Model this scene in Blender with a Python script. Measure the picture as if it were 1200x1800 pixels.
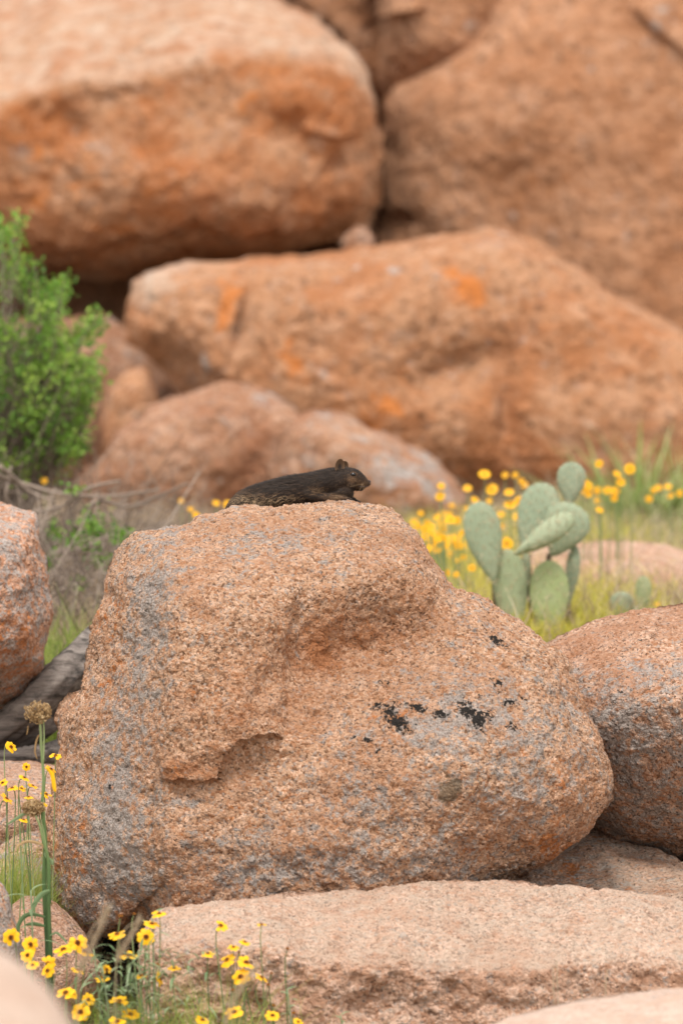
import bpy, math, random
import numpy as np
from mathutils import Vector, Matrix
random.seed(7)
rng = np.random.default_rng(11)
S = bpy.context.scene
for o in list(bpy.data.objects): bpy.data.objects.remove(o)

# ------------------------------------------------------------------ camera
PITCH = math.radians(5.0)
CAM = np.array((0.0, 0.0, 1.77))
cd = bpy.data.cameras.new('camera'); cam = bpy.data.objects.new('camera', cd)
S.collection.objects.link(cam); S.camera = cam
cam.location = CAM; cam.rotation_euler = (math.pi/2 - PITCH, 0, 0)
cd.lens = 200; cd.sensor_fit = 'VERTICAL'; cd.sensor_height = 36; cd.sensor_width = 24
cd.clip_start = 0.1; cd.clip_end = 2000
cd.dof.use_dof = True; cd.dof.focus_distance = 10.15; cd.dof.aperture_fstop = 4.5; cd.dof.aperture_blades = 0

# ------------------------------------------------------------------ world, sun, exposure
SUN_EL, SUN_AZ = math.radians(68), math.radians(-20)      # azimuth from "behind the camera", negative = from the left
w = bpy.data.worlds.new('World'); S.world = w; w.use_nodes = True
nt = w.node_tree; nt.nodes.clear()
sky = nt.nodes.new('ShaderNodeTexSky'); sky.sky_type = 'NISHITA'; sky.sun_disc = False
sky.sun_elevation = SUN_EL; sky.sun_rotation = math.pi + SUN_AZ
sky.air_density = 1.2; sky.dust_density = 6.0; sky.ozone_density = 0.6
hs = nt.nodes.new('ShaderNodeMix'); hs.data_type = 'RGBA'; hs.inputs[0].default_value = 0.72
hs.inputs[7].default_value = (8.6, 8.1, 7.5, 1)           # thin bright cloud over most of the sky
bg = nt.nodes.new('ShaderNodeBackground'); bg.inputs[1].default_value = 0.115
out = nt.nodes.new('ShaderNodeOutputWorld')
nt.links.new(sky.outputs[0], hs.inputs[6]); nt.links.new(hs.outputs[2], bg.inputs[0]); nt.links.new(bg.outputs[0], out.inputs[0])
ld = bpy.data.lights.new('sun', 'SUN'); sun = bpy.data.objects.new('sun', ld); S.collection.objects.link(sun)
ld.energy = 1.5; ld.angle = math.radians(12); ld.color = (1.0, 0.94, 0.86)
sd = Vector((math.sin(SUN_AZ)*math.cos(SUN_EL), -math.cos(SUN_AZ)*math.cos(SUN_EL), math.sin(SUN_EL)))
sun.rotation_euler = sd.to_track_quat('Z', 'Y').to_euler(); sun.location = (0, 0, 12)
S.view_settings.view_transform = 'Standard'; S.view_settings.look = 'None'
S.view_settings.gamma = 1; S.view_settings.use_curve_mapping = False
S.view_settings.exposure = 0.92

# ------------------------------------------------------------------ helpers
UP = np.array((0, math.sin(PITCH), math.cos(PITCH))); FW = np.array((0, math.cos(PITCH), -math.sin(PITCH)))
RT = np.array((1.0, 0, 0))
def P(px, py, d):
    """point of the place seen in photo pixel (px, py) at distance d along the view axis"""
    px = np.asarray(px, float); py = np.asarray(py, float); d = np.asarray(d, float) + 0*px
    return CAM + ((px-600)/10000*d)[..., None]*RT + ((900-py)/10000*d)[..., None]*UP + d[..., None]*FW
def V(px, py, d): return Vector(P(px, py, d))

def hash3(ix, iy, iz, k=0):
    h = (ix.astype(np.uint32)*np.uint32(374761393) + iy.astype(np.uint32)*np.uint32(668265263)
         + iz.astype(np.uint32)*np.uint32(2246822519) + np.uint32((k*3266489917) & 0xffffffff))
    h = (h ^ (h >> np.uint32(13)))*np.uint32(1274126177)
    h = (h ^ (h >> np.uint32(16)))*np.uint32(2654435761)
    h = h ^ (h >> np.uint32(15))
    return (h & np.uint32(0xffffff)).astype(np.float32)/16777216.0
def vnoise(p, k=0):
    """value-gradient noise, -1..1"""
    p = p.astype(np.float32); i = np.floor(p).astype(np.int64); f = p - i; i = i & 0xffffffff
    u = f*f*f*(f*(f*6-15)+10); r = 0
    for dx in (0, 1):
        wx = u[:, 0] if dx else 1-u[:, 0]
        for dy in (0, 1):
            wy = u[:, 1] if dy else 1-u[:, 1]
            for dz in (0, 1):
                wz = u[:, 2] if dz else 1-u[:, 2]
                a, b, c = (i[:, 0]+dx), (i[:, 1]+dy), (i[:, 2]+dz)
                h1 = hash3(a, b, c, k)*2*np.pi; h2 = hash3(a, b, c, k+7)*2-1
                q = np.sqrt(1-h2*h2)
                g = np.cos(h1)*q*(f[:, 0]-dx) + np.sin(h1)*q*(f[:, 1]-dy) + h2*(f[:, 2]-dz)
                r = r + wx*wy*wz*g
    return r*1.6
def fbm(p, o=4, k=0, gain=.5, ridge=False):
    a, s, r = 1.0, 1.0, 0
    for j in range(o):
        n = vnoise(p*s + 17.3*j, k+j*13)
        if ridge: n = 1-2*np.abs(n)
        r = r + a*n; a *= gain; s *= 2.03
    return r
def worley(p, k=0):
    i = np.floor(p).astype(np.int64); f = (p-i).astype(np.float32)
    d1 = np.full(len(p), 9., np.float32); d2 = d1.copy(); idv = d1.copy()
    for dx in (-1, 0, 1):
        for dy in (-1, 0, 1):
            for dz in (-1, 0, 1):
                a, b, c = (i[:, 0]+dx) & 0xffffffff, (i[:, 1]+dy) & 0xffffffff, (i[:, 2]+dz) & 0xffffffff
                hx, hy, hz = hash3(a, b, c, k), hash3(a, b, c, k+1), hash3(a, b, c, k+2)
                d = (dx+hx-f[:, 0])**2 + (dy+hy-f[:, 1])**2 + (dz+hz-f[:, 2])**2
                m = d < d1
                d2 = np.where(m, d1, np.minimum(d2, d)); idv = np.where(m, hash3(a, b, c, k+3), idv); d1 = np.where(m, d, d1)
    return np.sqrt(d1), np.sqrt(d2), idv
def sstep(a, b, x): t = np.clip((x-a)/(b-a), 0, 1); return t*t*(3-2*t)
def gauss(px, py, cx, cy, rx, ry, ang=0):
    c, s = math.cos(math.radians(ang)), math.sin(math.radians(ang))
    x, y = px-cx, py-cy; u = (x*c+y*s)/rx; v = (-x*s+y*c)/ry
    return np.exp(-(u*u+v*v))

def tag(o, label=None, cat=None, group=None, kind=None):
    if label: o['label'] = label
    if cat: o['category'] = cat
    if group: o['group'] = group
    if kind: o['kind'] = kind
    return o
def empty(name, loc):
    o = bpy.data.objects.new(name, None); S.collection.objects.link(o); o.location = loc; o.empty_display_size = .02
    return o
def mesh_from(name, v, f4=None, f3=None, attrs=None, smooth=True, faces=None):
    me = bpy.data.meshes.new(name)
    if faces is not None:
        me.from_pydata([tuple(x) for x in v], [], faces)
    else:
        v = np.asarray(v, np.float32); n4 = 0 if f4 is None else len(f4); n3 = 0 if f3 is None else len(f3)
        me.vertices.add(len(v)); me.vertices.foreach_set('co', v.ravel())
        loops = np.concatenate([np.asarray(x, np.int32).ravel() for x in (f4, f3) if x is not None])
        me.loops.add(len(loops)); me.loops.foreach_set('vertex_index', loops)
        me.polygons.add(n4+n3)
        st = np.concatenate([np.arange(n4)*4, n4*4+np.arange(n3)*3]).astype(np.int32)
        me.polygons.foreach_set('loop_start', st)
        me.update(calc_edges=True); me.validate()
    if attrs:
        for k, a in attrs.items():
            at = me.attributes.new(k, 'FLOAT', 'POINT'); at.data.foreach_set('value', np.asarray(a, np.float32))
    me.polygons.foreach_set('use_smooth', np.full(len(me.polygons), smooth))
    me.update()
    return me
def link(name, me, mat, parent=None, loc=None):
    if mat and not me.materials: me.materials.append(mat)
    o = bpy.data.objects.new(name, me); S.collection.objects.link(o)
    if parent: o.parent = parent
    if loc is not None: o.location = loc
    return o

# terrain height as a function of distance
TY = [-60, 0, 9.4, 10.4, 11.2, 12.0, 13.5, 15, 17, 19, 22, 30, 60, 400, 1500]
TZ = [-.6, -.1, 0.0, 0.02, .16, .40, .42, .38, .28, .32, .6, 1.3, 1.5, 1.0, 0.5]
def terrain(x, y):
    x = np.atleast_1d(np.asarray(x, float)); y = np.atleast_1d(np.asarray(y, float))
    z = np.interp(y, TY, TZ)
    p = np.stack([x*.7, y*.7, 0*x], 1)
    z = z + .035*fbm(p, 3, 5) + .006*vnoise(p*9, 3)
    return z

# ------------------------------------------------------------------ materials
def new_mat(name):
    m = bpy.data.materials.new(name); m.use_nodes = True; n = m.node_tree; n.nodes.clear()
    o = n.nodes.new('ShaderNodeOutputMaterial'); b = n.nodes.new('ShaderNodeBsdfPrincipled')
    n.links.new(b.outputs[0], o.inputs[0]); return m, n, b, o
def N(n, t, **kw):
    x = n.nodes.new(t)
    for k, v in kw.items(): setattr(x, k, v)
    return x
def ramp(n, src, stops, mode='LINEAR'):
    r = N(n, 'ShaderNodeValToRGB'); e = r.color_ramp; e.interpolation = mode
    while len(e.elements) < len(stops): e.elements.new(.5)
    for el, (p, c) in zip(e.elements, stops):
        el.position = p; el.color = (*c, 1) if len(c) == 3 else c
    n.links.new(src, r.inputs[0]); return r.outputs[0]
def mix(n, fac, a, b, mode='MIX'):
    x = N(n, 'ShaderNodeMix', data_type='RGBA', blend_type=mode)
    for s, i in ((fac, 0), (a, 6), (b, 7)):
        if hasattr(s, 'links'): n.links.new(s, x.inputs[i])
        else: x.inputs[i].default_value = s if i == 0 else (*s, 1)
    return x.outputs[2]
def math_(n, op, a, b=0, clamp=False):
    x = N(n, 'ShaderNodeMath', operation=op, use_clamp=clamp)
    for s, i in ((a, 0), (b, 1)):
        if hasattr(s, 'links'): n.links.new(s, x.inputs[i])
        else: x.inputs[i].default_value = s
    return x.outputs[0]
def noise(n, co, scale, detail=4, rough=.55, dist=0):
    x = N(n, 'ShaderNodeTexNoise'); x.inputs['Scale'].default_value = scale; x.inputs['Detail'].default_value = detail
    x.inputs['Roughness'].default_value = rough; x.inputs['Distortion'].default_value = dist
    n.links.new(co, x.inputs['Vector']); return x.outputs['Fac']
def attr(n, name):
    a = N(n, 'ShaderNodeAttribute'); a.attribute_name = name; return a.outputs['Fac']
def thr(n, src, lo, hi):
    m = N(n, 'ShaderNodeMapRange'); m.interpolation_type = 'SMOOTHSTEP'
    m.inputs[1].default_value = lo; m.inputs[2].default_value = hi
    n.links.new(src, m.inputs[0]); return m.outputs[0]

def granite(name, light=(.60, .375, .245), mid=(.50, .275, .16), rust=(.38, .15, .06), grey=(.345, .325, .31),
            dark=(.06, .045, .035), cell=190, mottle=7, bump=.004, speck=.6, greybase=0.0, soft=.12, var=1.0, streak=.3, cr=.09):
    m, n, b, o = new_mat(name)
    tc = N(n, 'ShaderNodeTexCoord').outputs['Object']
    vo = N(n, 'ShaderNodeTexVoronoi'); vo.inputs['Scale'].default_value = cell
    nz = N(n, 'ShaderNodeTexNoise'); nz.inputs['Scale'].default_value = cell*.9; nz.inputs['Detail'].default_value = 3
    n.links.new(tc, nz.inputs['Vector'])
    wv = N(n, 'ShaderNodeVectorMath', operation='MULTIPLY_ADD'); wv.inputs[1].default_value = (1.8/cell,)*3
    n.links.new(nz.outputs['Color'], wv.inputs[0]); n.links.new(tc, wv.inputs[2])
    n.links.new(wv.outputs[0], vo.inputs['Vector'])
    sep = N(n, 'ShaderNodeSeparateColor'); n.links.new(vo.outputs['Color'], sep.inputs[0])
    cream = tuple(min(.8, c*1.12+cr) for c in light); tan_ = tuple(.5*a+.5*c for a, c in zip(mid, rust))
    c1 = ramp(n, sep.outputs[0], [(0, light), (.22, mid), (.38, cream), (.52, light), (.68, tan_), (.80, tuple(.6*a+.4*c for a, c in zip(grey, light))), (.90, tuple(.45*c for c in mid))], 'CONSTANT')
    avg = tuple(.5*a+.5*c for a, c in zip(light, mid))
    c1 = mix(n, soft, c1, avg)
    m1 = noise(n, tc, mottle, 7, .66, .5)
    c2 = mix(n, math_(n, 'MULTIPLY', thr(n, m1, .42, .62), .7*var), c1, tuple(.55*a+.45*c for a, c in zip(mid, rust)))
    m2 = noise(n, tc, mottle*3.1, 6, .65, .4)
    c2 = mix(n, math_(n, 'MULTIPLY', thr(n, m2, .50, .68), .55*var), c2, cream)
    m3 = noise(n, tc, mottle*6.5, 5, .7, .3)
    c2 = mix(n, math_(n, 'MULTIPLY', thr(n, m3, .54, .66), streak*var), c2, tuple(.35*c for c in mid))
    ru = math_(n, 'ADD', attr(n, 'rust'), math_(n, 'MULTIPLY', math_(n, 'SUBTRACT', noise(n, tc, mottle*5, 5, .7), .5), 1.5))
    c2 = mix(n, math_(n, 'MULTIPLY', thr(n, ru, .18, .8), .85), c2, rust)
    # grey crust lichen: broad patches eaten away by a fine mottle
    g0 = noise(n, tc, mottle*1.5, 6, .7, .5); g1 = noise(n, tc, cell*.26, 5, .75)
    gm = math_(n, 'ADD', math_(n, 'ADD', math_(n, 'MULTIPLY', g0, .75), math_(n, 'MULTIPLY', g1, 1.7)), attr(n, 'grey'))
    gf = math_(n, 'MULTIPLY', thr(n, gm, 1.27-greybase, 1.50-greybase), .82)
    greyv = ramp(n, noise(n, tc, cell*1.1, 4, .75), [(.30, tuple(c*.35 for c in grey)), (.48, grey), (.68, tuple(c*1.6 for c in grey))])
    c3 = mix(n, gf, c2, greyv)
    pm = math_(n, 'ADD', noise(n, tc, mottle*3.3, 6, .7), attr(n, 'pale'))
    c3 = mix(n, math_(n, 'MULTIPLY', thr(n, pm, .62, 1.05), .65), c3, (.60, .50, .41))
    om = math_(n, 'ADD', math_(n, 'ADD', noise(n, tc, cell*.33, 3, .6), math_(n, 'MULTIPLY', noise(n, tc, mottle*1.3, 3), .55)), attr(n, 'orange'))
    c3 = mix(n, math_(n, 'MULTIPLY', thr(n, om, 1.00, 1.14), .75), c3, (.56, .19, .045))
    ym = math_(n, 'ADD', noise(n, tc, cell*.4, 3, .7), attr(n, 'yellow'))
    c3 = mix(n, math_(n, 'MULTIPLY', thr(n, ym, .93, 1.08), .5), c3, (.52, .48, .20))
    bm = math_(n, 'ADD', noise(n, tc, cell*.3, 4, .6), attr(n, 'moss_and_shade'))
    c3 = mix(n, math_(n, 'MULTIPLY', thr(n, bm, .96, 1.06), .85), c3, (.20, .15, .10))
    v2 = N(n, 'ShaderNodeTexNoise'); v2.inputs['Scale'].default_value = cell*.95; v2.inputs['Detail'].default_value = 4; v2.inputs['Roughness'].default_value = .7
    n.links.new(tc, v2.inputs['Vector'])
    sp = math_(n, 'MULTIPLY', thr(n, math_(n, 'ADD', v2.outputs['Fac'], math_(n, 'MULTIPLY', m2, .25)), .705, .76), speck)
    c3 = mix(n, sp, c3, dark)
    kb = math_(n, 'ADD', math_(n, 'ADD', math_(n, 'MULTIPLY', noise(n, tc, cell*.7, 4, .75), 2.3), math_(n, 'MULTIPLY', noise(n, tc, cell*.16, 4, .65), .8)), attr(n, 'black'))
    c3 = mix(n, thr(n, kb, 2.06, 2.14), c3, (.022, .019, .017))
    n.links.new(c3, b.inputs['Base Color']); b.inputs['Roughness'].default_value = .9
    b.inputs['Specular IOR Level'].default_value = .2
    bp = N(n, 'ShaderNodeBump'); bp.inputs['Distance'].default_value = bump; bp.inputs['Strength'].default_value = 1.0
    h = math_(n, 'ADD', math_(n, 'MULTIPLY', noise(n, tc, cell*.8, 5, .75), 1.3), math_(n, 'MULTIPLY', vo.outputs['Distance'], -.7))
    h = math_(n, 'ADD', h, math_(n, 'MULTIPLY', noise(n, tc, cell*.22, 4, .65), 1.6))
    n.links.new(h, bp.inputs['Height']); n.links.new(bp.outputs[0], b.inputs['Normal'])
    return m

G_MAIN = granite('granite_main', soft=.0, speck=.85, bump=.0065, cell=205, streak=.30, var=.72)
G_SLAB = granite('granite_slab', light=(.63, .42, .31), mid=(.57, .34, .235), rust=(.42, .21, .115), greybase=-.10, mottle=9, streak=.3, soft=.0, bump=.006)
G_PALE = granite('granite_pale', light=(.60, .46, .38), mid=(.55, .40, .32), rust=(.45, .28, .20), greybase=-.06, speck=.2, streak=.1, soft=.4)
G_RIGHT = granite('granite_right', light=(.56, .35, .24), mid=(.45, .25, .155), greybase=.04, bump=.006, soft=0, speck=.9)
G_LEFT = granite('granite_left', light=(.56, .32, .21), mid=(.45, .22, .125), greybase=.06)
G_FAR = granite('granite_far', cr=.04, light=(.47, .262, .15), mid=(.385, .18, .088), rust=(.40, .14, .045), cell=48, mottle=3.6, greybase=-.13, bump=.014, soft=.65, speck=.3, streak=.6, var=1.25)
G_FAR2 = granite('granite_wall', cr=.03, light=(.48, .265, .155), mid=(.41, .195, .10), rust=(.31, .135, .06), cell=48, mottle=3.2, greybase=-.16, bump=.014, soft=.65, speck=.3, streak=.6, var=1.25)
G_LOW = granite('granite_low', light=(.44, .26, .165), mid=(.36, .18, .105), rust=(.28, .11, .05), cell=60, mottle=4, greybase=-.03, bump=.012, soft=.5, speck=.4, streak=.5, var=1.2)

# ------------------------------------------------------------------ rocks
def loop_radius(outline, cx, cy, th):
    pts = np.array(outline, float) - (cx, cy)
    # densify with a light Catmull-Rom
    n = len(pts); out = []
    for i in range(n):
        p0, p1, p2, p3 = pts[i-1], pts[i], pts[(i+1) % n], pts[(i+2) % n]
        for t in np.linspace(0, 1, 12, endpoint=False):
            cr = .5*((2*p1)+(-p0+p2)*t+(2*p0-5*p1+4*p2-p3)*t*t+(-p0+3*p1-3*p2+p3)*t**3)
            out.append(.5*cr+.5*(p1*(1-t)+p2*t))
    q = np.array(out); a = np.arctan2(q[:, 1], q[:, 0]); r = np.hypot(q[:, 0], q[:, 1])
    o = np.argsort(a); a, r = a[o], r[o]
    return np.interp(th, np.concatenate([a-2*np.pi, a, a+2*np.pi]), np.tile(r, 3))
def top(px, py, xs, ys, slope, soft, d):
    t = (np.interp(px, xs, ys) - py); sp = np.where(t/soft > 20, t, soft*np.log1p(np.exp(np.clip(t/soft, -30, 20))))
    return slope*sp/10000*d
def ledge(px, py, xs, ys, h, soft, L, x0, x1, xs_=25, wob=None):
    yy = np.interp(px, xs, ys)
    if wob is not None: yy = yy + wob
    t = yy - py
    return -h*sstep(0, soft, t)*np.exp(-np.maximum(t, 0)/L)*sstep(x0-xs_, x0+xs_, px)*(1-sstep(x1-xs_, x1+xs_, px))

def rock(name, label, outline, c, d, T, Tb, K, mat, n=2.4, relief=None, masks=None, big=.012, bigs=3.0, med=.004, meds=14,
         fine=.0012, fines=60, grain=0.0, grains=120, cat='boulder', seed=0, back=14, crack=0.0, cracks=4.0, group=None):
    cx, cy = c
    # concentric square rings -> disc (Shirley)
    g = np.arange(-K, K+1)
    X, Y = np.meshgrid(g, g, indexing='ij'); X = X.ravel().astype(float); Y = Y.ravel().astype(float)
    R = np.maximum(abs(X), abs(Y)); R1 = np.where(R == 0, 1, R)
    a = np.where(abs(X) >= abs(Y), np.where(X >= 0, (np.pi/4)*Y/R1, np.pi + (np.pi/4)*Y/R1*1.0*np.where(X < 0, -1, 1)),
                 np.where(Y >= 0, np.pi/2 - (np.pi/4)*X/R1, -np.pi/2 + (np.pi/4)*X/R1))
    s = R/K
    def place(s, a, side):
        rho = .35*s + .65*np.sin(s*np.pi/2)
        rho = np.where(s >= 1, 1, rho)
        ro = loop_radius(outline, cx, cy, a)
        # smoothed outline towards the middle
        th = np.linspace(-np.pi, np.pi, 720, endpoint=False); rr = loop_radius(outline, cx, cy, th)
        kk = np.fft.rfft(rr); kk[5:] *= np.exp(-np.arange(len(kk)-5)/3.0); rs = np.fft.irfft(kk, 720)
        rsm = np.interp(a, np.concatenate([th-2*np.pi, th, th+2*np.pi]), np.tile(rs, 3))
        wgt = rho**5.0
        r = rho*(ro*wgt + np.minimum(rsm, ro*1.15)*(1-wgt))
        px = cx + r*np.cos(a); py = cy + r*np.sin(a)
        dep = (1-np.clip(rho, 0, 1)**n)**(1/n)
        return px, py, dep
    px, py, dep = place(s, a, 1)
    W = 2*K+1
    idx = np.arange(W*W).reshape(W, W)
    f = np.stack([idx[:-1, :-1], idx[:-1, 1:], idx[1:, 1:], idx[1:, :-1]], -1).reshape(-1, 4)
    # boundary ring, in order
    ring = np.concatenate([idx[:-1, 0], idx[-1, :-1], idx[::-1, -1][:-1], idx[0, ::-1][:-1]])
    ra = a[ring]
    L = len(ring); ss = 1-np.arange(1, back+1)/back
    PX = [px]; PY = [py]; DW = [-T*dep]
    fb = []; prev = ring; base = W*W
    for j, s_ in enumerate(ss):
        if j == back-1:
            PX.append([cx]); PY.append([cy]); DW.append([Tb])
            nx = np.full(L, base)
            fb3 = np.stack([prev, nx, np.roll(prev, -1)], -1)
        else:
            qx, qy, qd = place(np.full(L, s_), ra, -1)
            PX.append(qx); PY.append(qy); DW.append(Tb*qd)
            nx = base+np.arange(L); base += L
            fb.append(np.stack([prev, nx, np.roll(nx, -1), np.roll(prev, -1)], -1)); prev = nx
    px = np.concatenate(PX); py = np.concatenate(PY); dw = np.concatenate(DW)
    f4 = np.concatenate([f]+fb); f3 = fb3
    rel = relief(px, py) if relief else 0*px
    v = P(px, py, d + dw + rel)
    # orientation test + normals
    def normals(v):
        q = np.concatenate([f4[:, [0, 1, 2]], f4[:, [0, 2, 3]], f3]); e = np.cross(v[q[:, 1]]-v[q[:, 0]], v[q[:, 2]]-v[q[:, 0]])
        nn = np.zeros_like(v)
        for k in range(3):
            for ax in range(3): nn[:, ax] += np.bincount(q[:, k], e[:, ax], len(v))
        return nn/np.maximum(np.linalg.norm(nn, axis=1), 1e-12)[:, None]
    nrm = normals(v)
    mid = idx[K, K]
    if nrm[mid] @ FW > 0: f4 = f4[:, ::-1]; nrm = -nrm
    if True:
        # the back rings must wind the same way as the front
        pass
    f3 = f3 if np.cross(v[f3[0, 1]]-v[f3[0, 0]], v[f3[0, 2]]-v[f3[0, 0]]) @ FW > 0 else f3[:, ::-1]
    ps = v + seed*3.7
    disp = big*fbm(ps*bigs, 3, seed) + med*fbm(ps*meds, 3, seed+50)
    if crack:
        cr = np.abs(vnoise(ps*np.array((1, 1, 2.2))*cracks + .8*np.stack([vnoise(ps*5, 3), vnoise(ps*5, 4), vnoise(ps*5, 6)], 1), seed+91))
        disp -= crack*np.exp(-(cr/.035)**2)*sstep(-.1, .3, vnoise(ps*2.1, seed+33))
    v = v + nrm*disp[:, None]
    if fine or grain:
        nrm = normals(v)
        if nrm[mid] @ FW > 0: nrm = -nrm
        dd = fine*fbm(ps*fines, 2, seed+80, .6)
        if grain:
            f1, f2, iv = worley(ps*grains, seed)
            rough = .55+.45*sstep(-.3, .3, vnoise(ps*9, seed+5))
            dd = dd + grain*rough*((iv-.4)*1.2*np.minimum(1, (f2-f1)*4) - .5*(f2-f1 < .08))
            f1, f2, iv = worley(ps*grains*.4, seed+9)
            dd = dd + grain*1.3*rough*(iv > .72)*np.minimum(1, (f2-f1)*3)
        v = v + nrm*dd[:, None]
    A = {k: np.zeros(len(v)) for k in ('grey', 'orange', 'black', 'pale', 'rust', 'yellow', 'moss_and_shade')}
    if masks:
        for k, val in masks(px, py, v, nrm).items(): A[k] = val + 0*px
    lo = v.min(0); hi = v.max(0); org = np.array(((lo[0]+hi[0])/2, (lo[1]+hi[1])/2, lo[2]))
    me = mesh_from(name, v-org, f4, f3, A)
    o = link(name, me, mat, None, org)
    tag(o, label, cat, group)
    rocks[name+str(len(rocks))] = o
    return o
rocks = {}

# --- the boulder the squirrel lies on
def rel_main(px, py):
    d = 10
    r = .30*(1250-py)/1000*(py < 9999)
    r = r + top(px, py, [100, 300, 480, 620, 720, 1000], [960, 985, 985, 985, 990, 1120], 1.1, 22, d)
    wob = 5*np.sin(px*.09) + 4*np.sin(px*.23+1) + 5*vnoise(np.stack([px*.05, py*.0, 0*px], 1), 4)
    # buttress on the left with its broken lower lip
    r = r + ledge(px, py, [250, 280, 345, 385, 398, 420, 450, 485, 520], [1362, 1374, 1380, 1374, 1335, 1312, 1300, 1298, 1290], .018, 7, 190, 283, 500, 10, wob*.5)
    r = r - .06*gauss(px, py, 420, 1190, 170, 170)*(1-sstep(415, 610, px+.10*(py-1150)+22*vnoise(np.stack([px*.02, py*.02, 0*px], 1), 2)))*1.15 - .03*gauss(px, py, 360, 1040, 120, 90)
    # brow over the hollow
    r = r + ledge(px, py, [480, 530, 600, 680, 760, 830], [1150, 1110, 1085, 1058, 1050, 1075], .026, 85, 90, 570, 740, 70, wob)
    r = r + .10*gauss(px, py, 655, 1150, 155, 90, -14) + .02*gauss(px, py, 520, 1150, 25, 120, 8)
    r = r + .012*gauss(px, py, 345, 1230, 14, 60, 10)
    # edge between front and left face
    r = r + .0009*np.maximum(0, 300-px)*sstep(880, 1000, py)
    # lower right face bellies out, then curls under
    r = r - .05*gauss(px, py, 800, 1340, 200, 140) + .02*sstep(1470, 1620, py)
    r = r + .02*gauss(px, py, 440, 1345, 60, 25)*.6
    r = r + ledge(px, py, [140, 300, 700, 1000], [1470, 1500, 1520, 1470], .005, 30, 60, 120, 960, 40, wob*2)
    return r
def mk_main(px, py, v, nrm):
    p = v
    nz = fbm(p*9, 4, 3); nb = vnoise(p*30, 8)
    grey = .32*gauss(px, py, 255, 1130, 48, 200, 8) + .28*gauss(px, py, 200, 1450, 80, 130) + .16*gauss(px, py, 780, 1260, 180, 60) \
         + .16*gauss(px, py, 900, 1330, 150, 150) + .14*gauss(px, py, 640, 1400, 140, 60) + .2*gauss(px, py, 560, 1520, 300, 40) \
         + .14*gauss(px, py, 480, 960, 120, 45) + .15*gauss(px, py, 150, 1580, 90, 60) \
         - .16*gauss(px, py, 420, 1200, 120, 150) - .14*gauss(px, py, 650, 1140, 120, 80) - .02
    black = 0*px
    for x, y, rx, ry, an, s in [(683, 1250, 14, 14, 25, .82), (700, 1272, 22, 15, 30, .84), (665, 1238, 16, 8, 0, .7), (732, 1243, 18, 8, 15, .80), (772, 1253, 16, 7, 10, .8),
                            (820, 1250, 18, 14, 40, .86), (838, 1268, 18, 15, 50, .85), (858, 1262, 12, 10, 0, .72), (898, 1282, 12, 6, 20, .68), (895, 1236, 14, 6, 0, .64), (925, 1228, 14, 5, 20, .64),
                            (875, 1205, 7, 6, 0, .70), (676, 1200, 14, 5, 0, .62), (645, 1300, 10, 6, 0, .72), (620, 1296, 5, 4, 0, .75), (664, 1320, 9, 6, 0, .68), (690, 1318, 8, 5, 0, .62),
                            (876, 1124, 26, 7, 22, .70), (850, 1105, 10, 4, 20, .62), (832, 1108, 8, 4, 0, .6), (200, 1385, 10, 4, -60, .6), (862, 1222, 40, 5, -10, .5)]:
        black = np.maximum(black, s*gauss(px, py, x, y, rx*1.25, ry*1.25, an)**.8)
    orange = .20*gauss(px, py, 190, 1130, 45, 120, 8) + .10*gauss(px, py, 260, 1400, 150, 200) + .30*gauss(px, py, 652, 1256, 9, 9) \
           + .22*gauss(px, py, 700, 1250, 30, 30) + .26*gauss(px, py, 960, 1475, 45, 35, -30) + .16*gauss(px, py, 640, 1345, 60, 15) + .14*gauss(px, py, 1010, 1370, 50, 60) \
           + .14*gauss(px, py, 760, 1500, 120, 20) + .15*gauss(px, py, 130, 1500, 50, 100) + .03
    rust = .10+.42*gauss(px, py, 640, 1120, 140, 60, -10) + .26*gauss(px, py, 400, 1270, 110, 110) + .22*gauss(px, py, 560, 1140, 60, 90) + .5*gauss(px, py, 320, 1355, 40, 22) + .12*nz
    yellow = .34*gauss(px, py, 850, 1370, 120, 70) + .2*gauss(px, py, 1000, 1340, 80, 40)
    moss_and_shade = .74*gauss(px, py, 792, 1388, 38, 42, 10) + .45*gauss(px, py, 455, 1330, 45, 20) 
    pale = .34*gauss(px, py, 745, 1390, 22, 26) + .12*gauss(px, py, 640, 1480, 90, 60) + .15*gauss(px, py, 560, 900, 160, 30)
    return dict(grey=grey, black=black, orange=orange, rust=rust, yellow=yellow, moss_and_shade=moss_and_shade, pale=pale)
MAIN = [(85, 1490), (84, 1450), (92, 1380), (106, 1320), (104, 1255), (120, 1232), (143, 1212), (150, 1175), (163, 1112), (169, 1080), (184, 1045), (188, 1010), (203, 975),
        (222, 947), (248, 934), (325, 927), (352, 906), (400, 898), (440, 895), (480, 894), (530, 890), (570, 882), (600, 881), (640, 886), (680, 895), (707, 908),
        (733, 938), (757, 967), (777, 1002), (792, 1033), (830, 1050), (870, 1072), (910, 1097), (950, 1122), (978, 1138), (1002, 1168), (1020, 1212),
        (1035, 1262), (1056, 1312), (1070, 1370), (1069, 1400), (1056, 1430), (1020, 1470), (980, 1502), (940, 1530), (900, 1548), (865, 1575), (800, 1650), (700, 1720), (500, 1760),
        (350, 1740), (285, 1670), (245, 1612), (215, 1622), (190, 1645), (155, 1648), (128, 1630), (106, 1592), (95, 1545)]
rock('boulder', 'large pink granite boulder in the centre that the dark squirrel lies on', MAIN, (560, 1285), 10.1, .28, .45, 262, G_MAIN, n=3.1,
     relief=rel_main, masks=mk_main, big=.008, bigs=6, med=.006, meds=20, fine=.0022, fines=70, grain=.0021, grains=170, seed=1)

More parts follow.
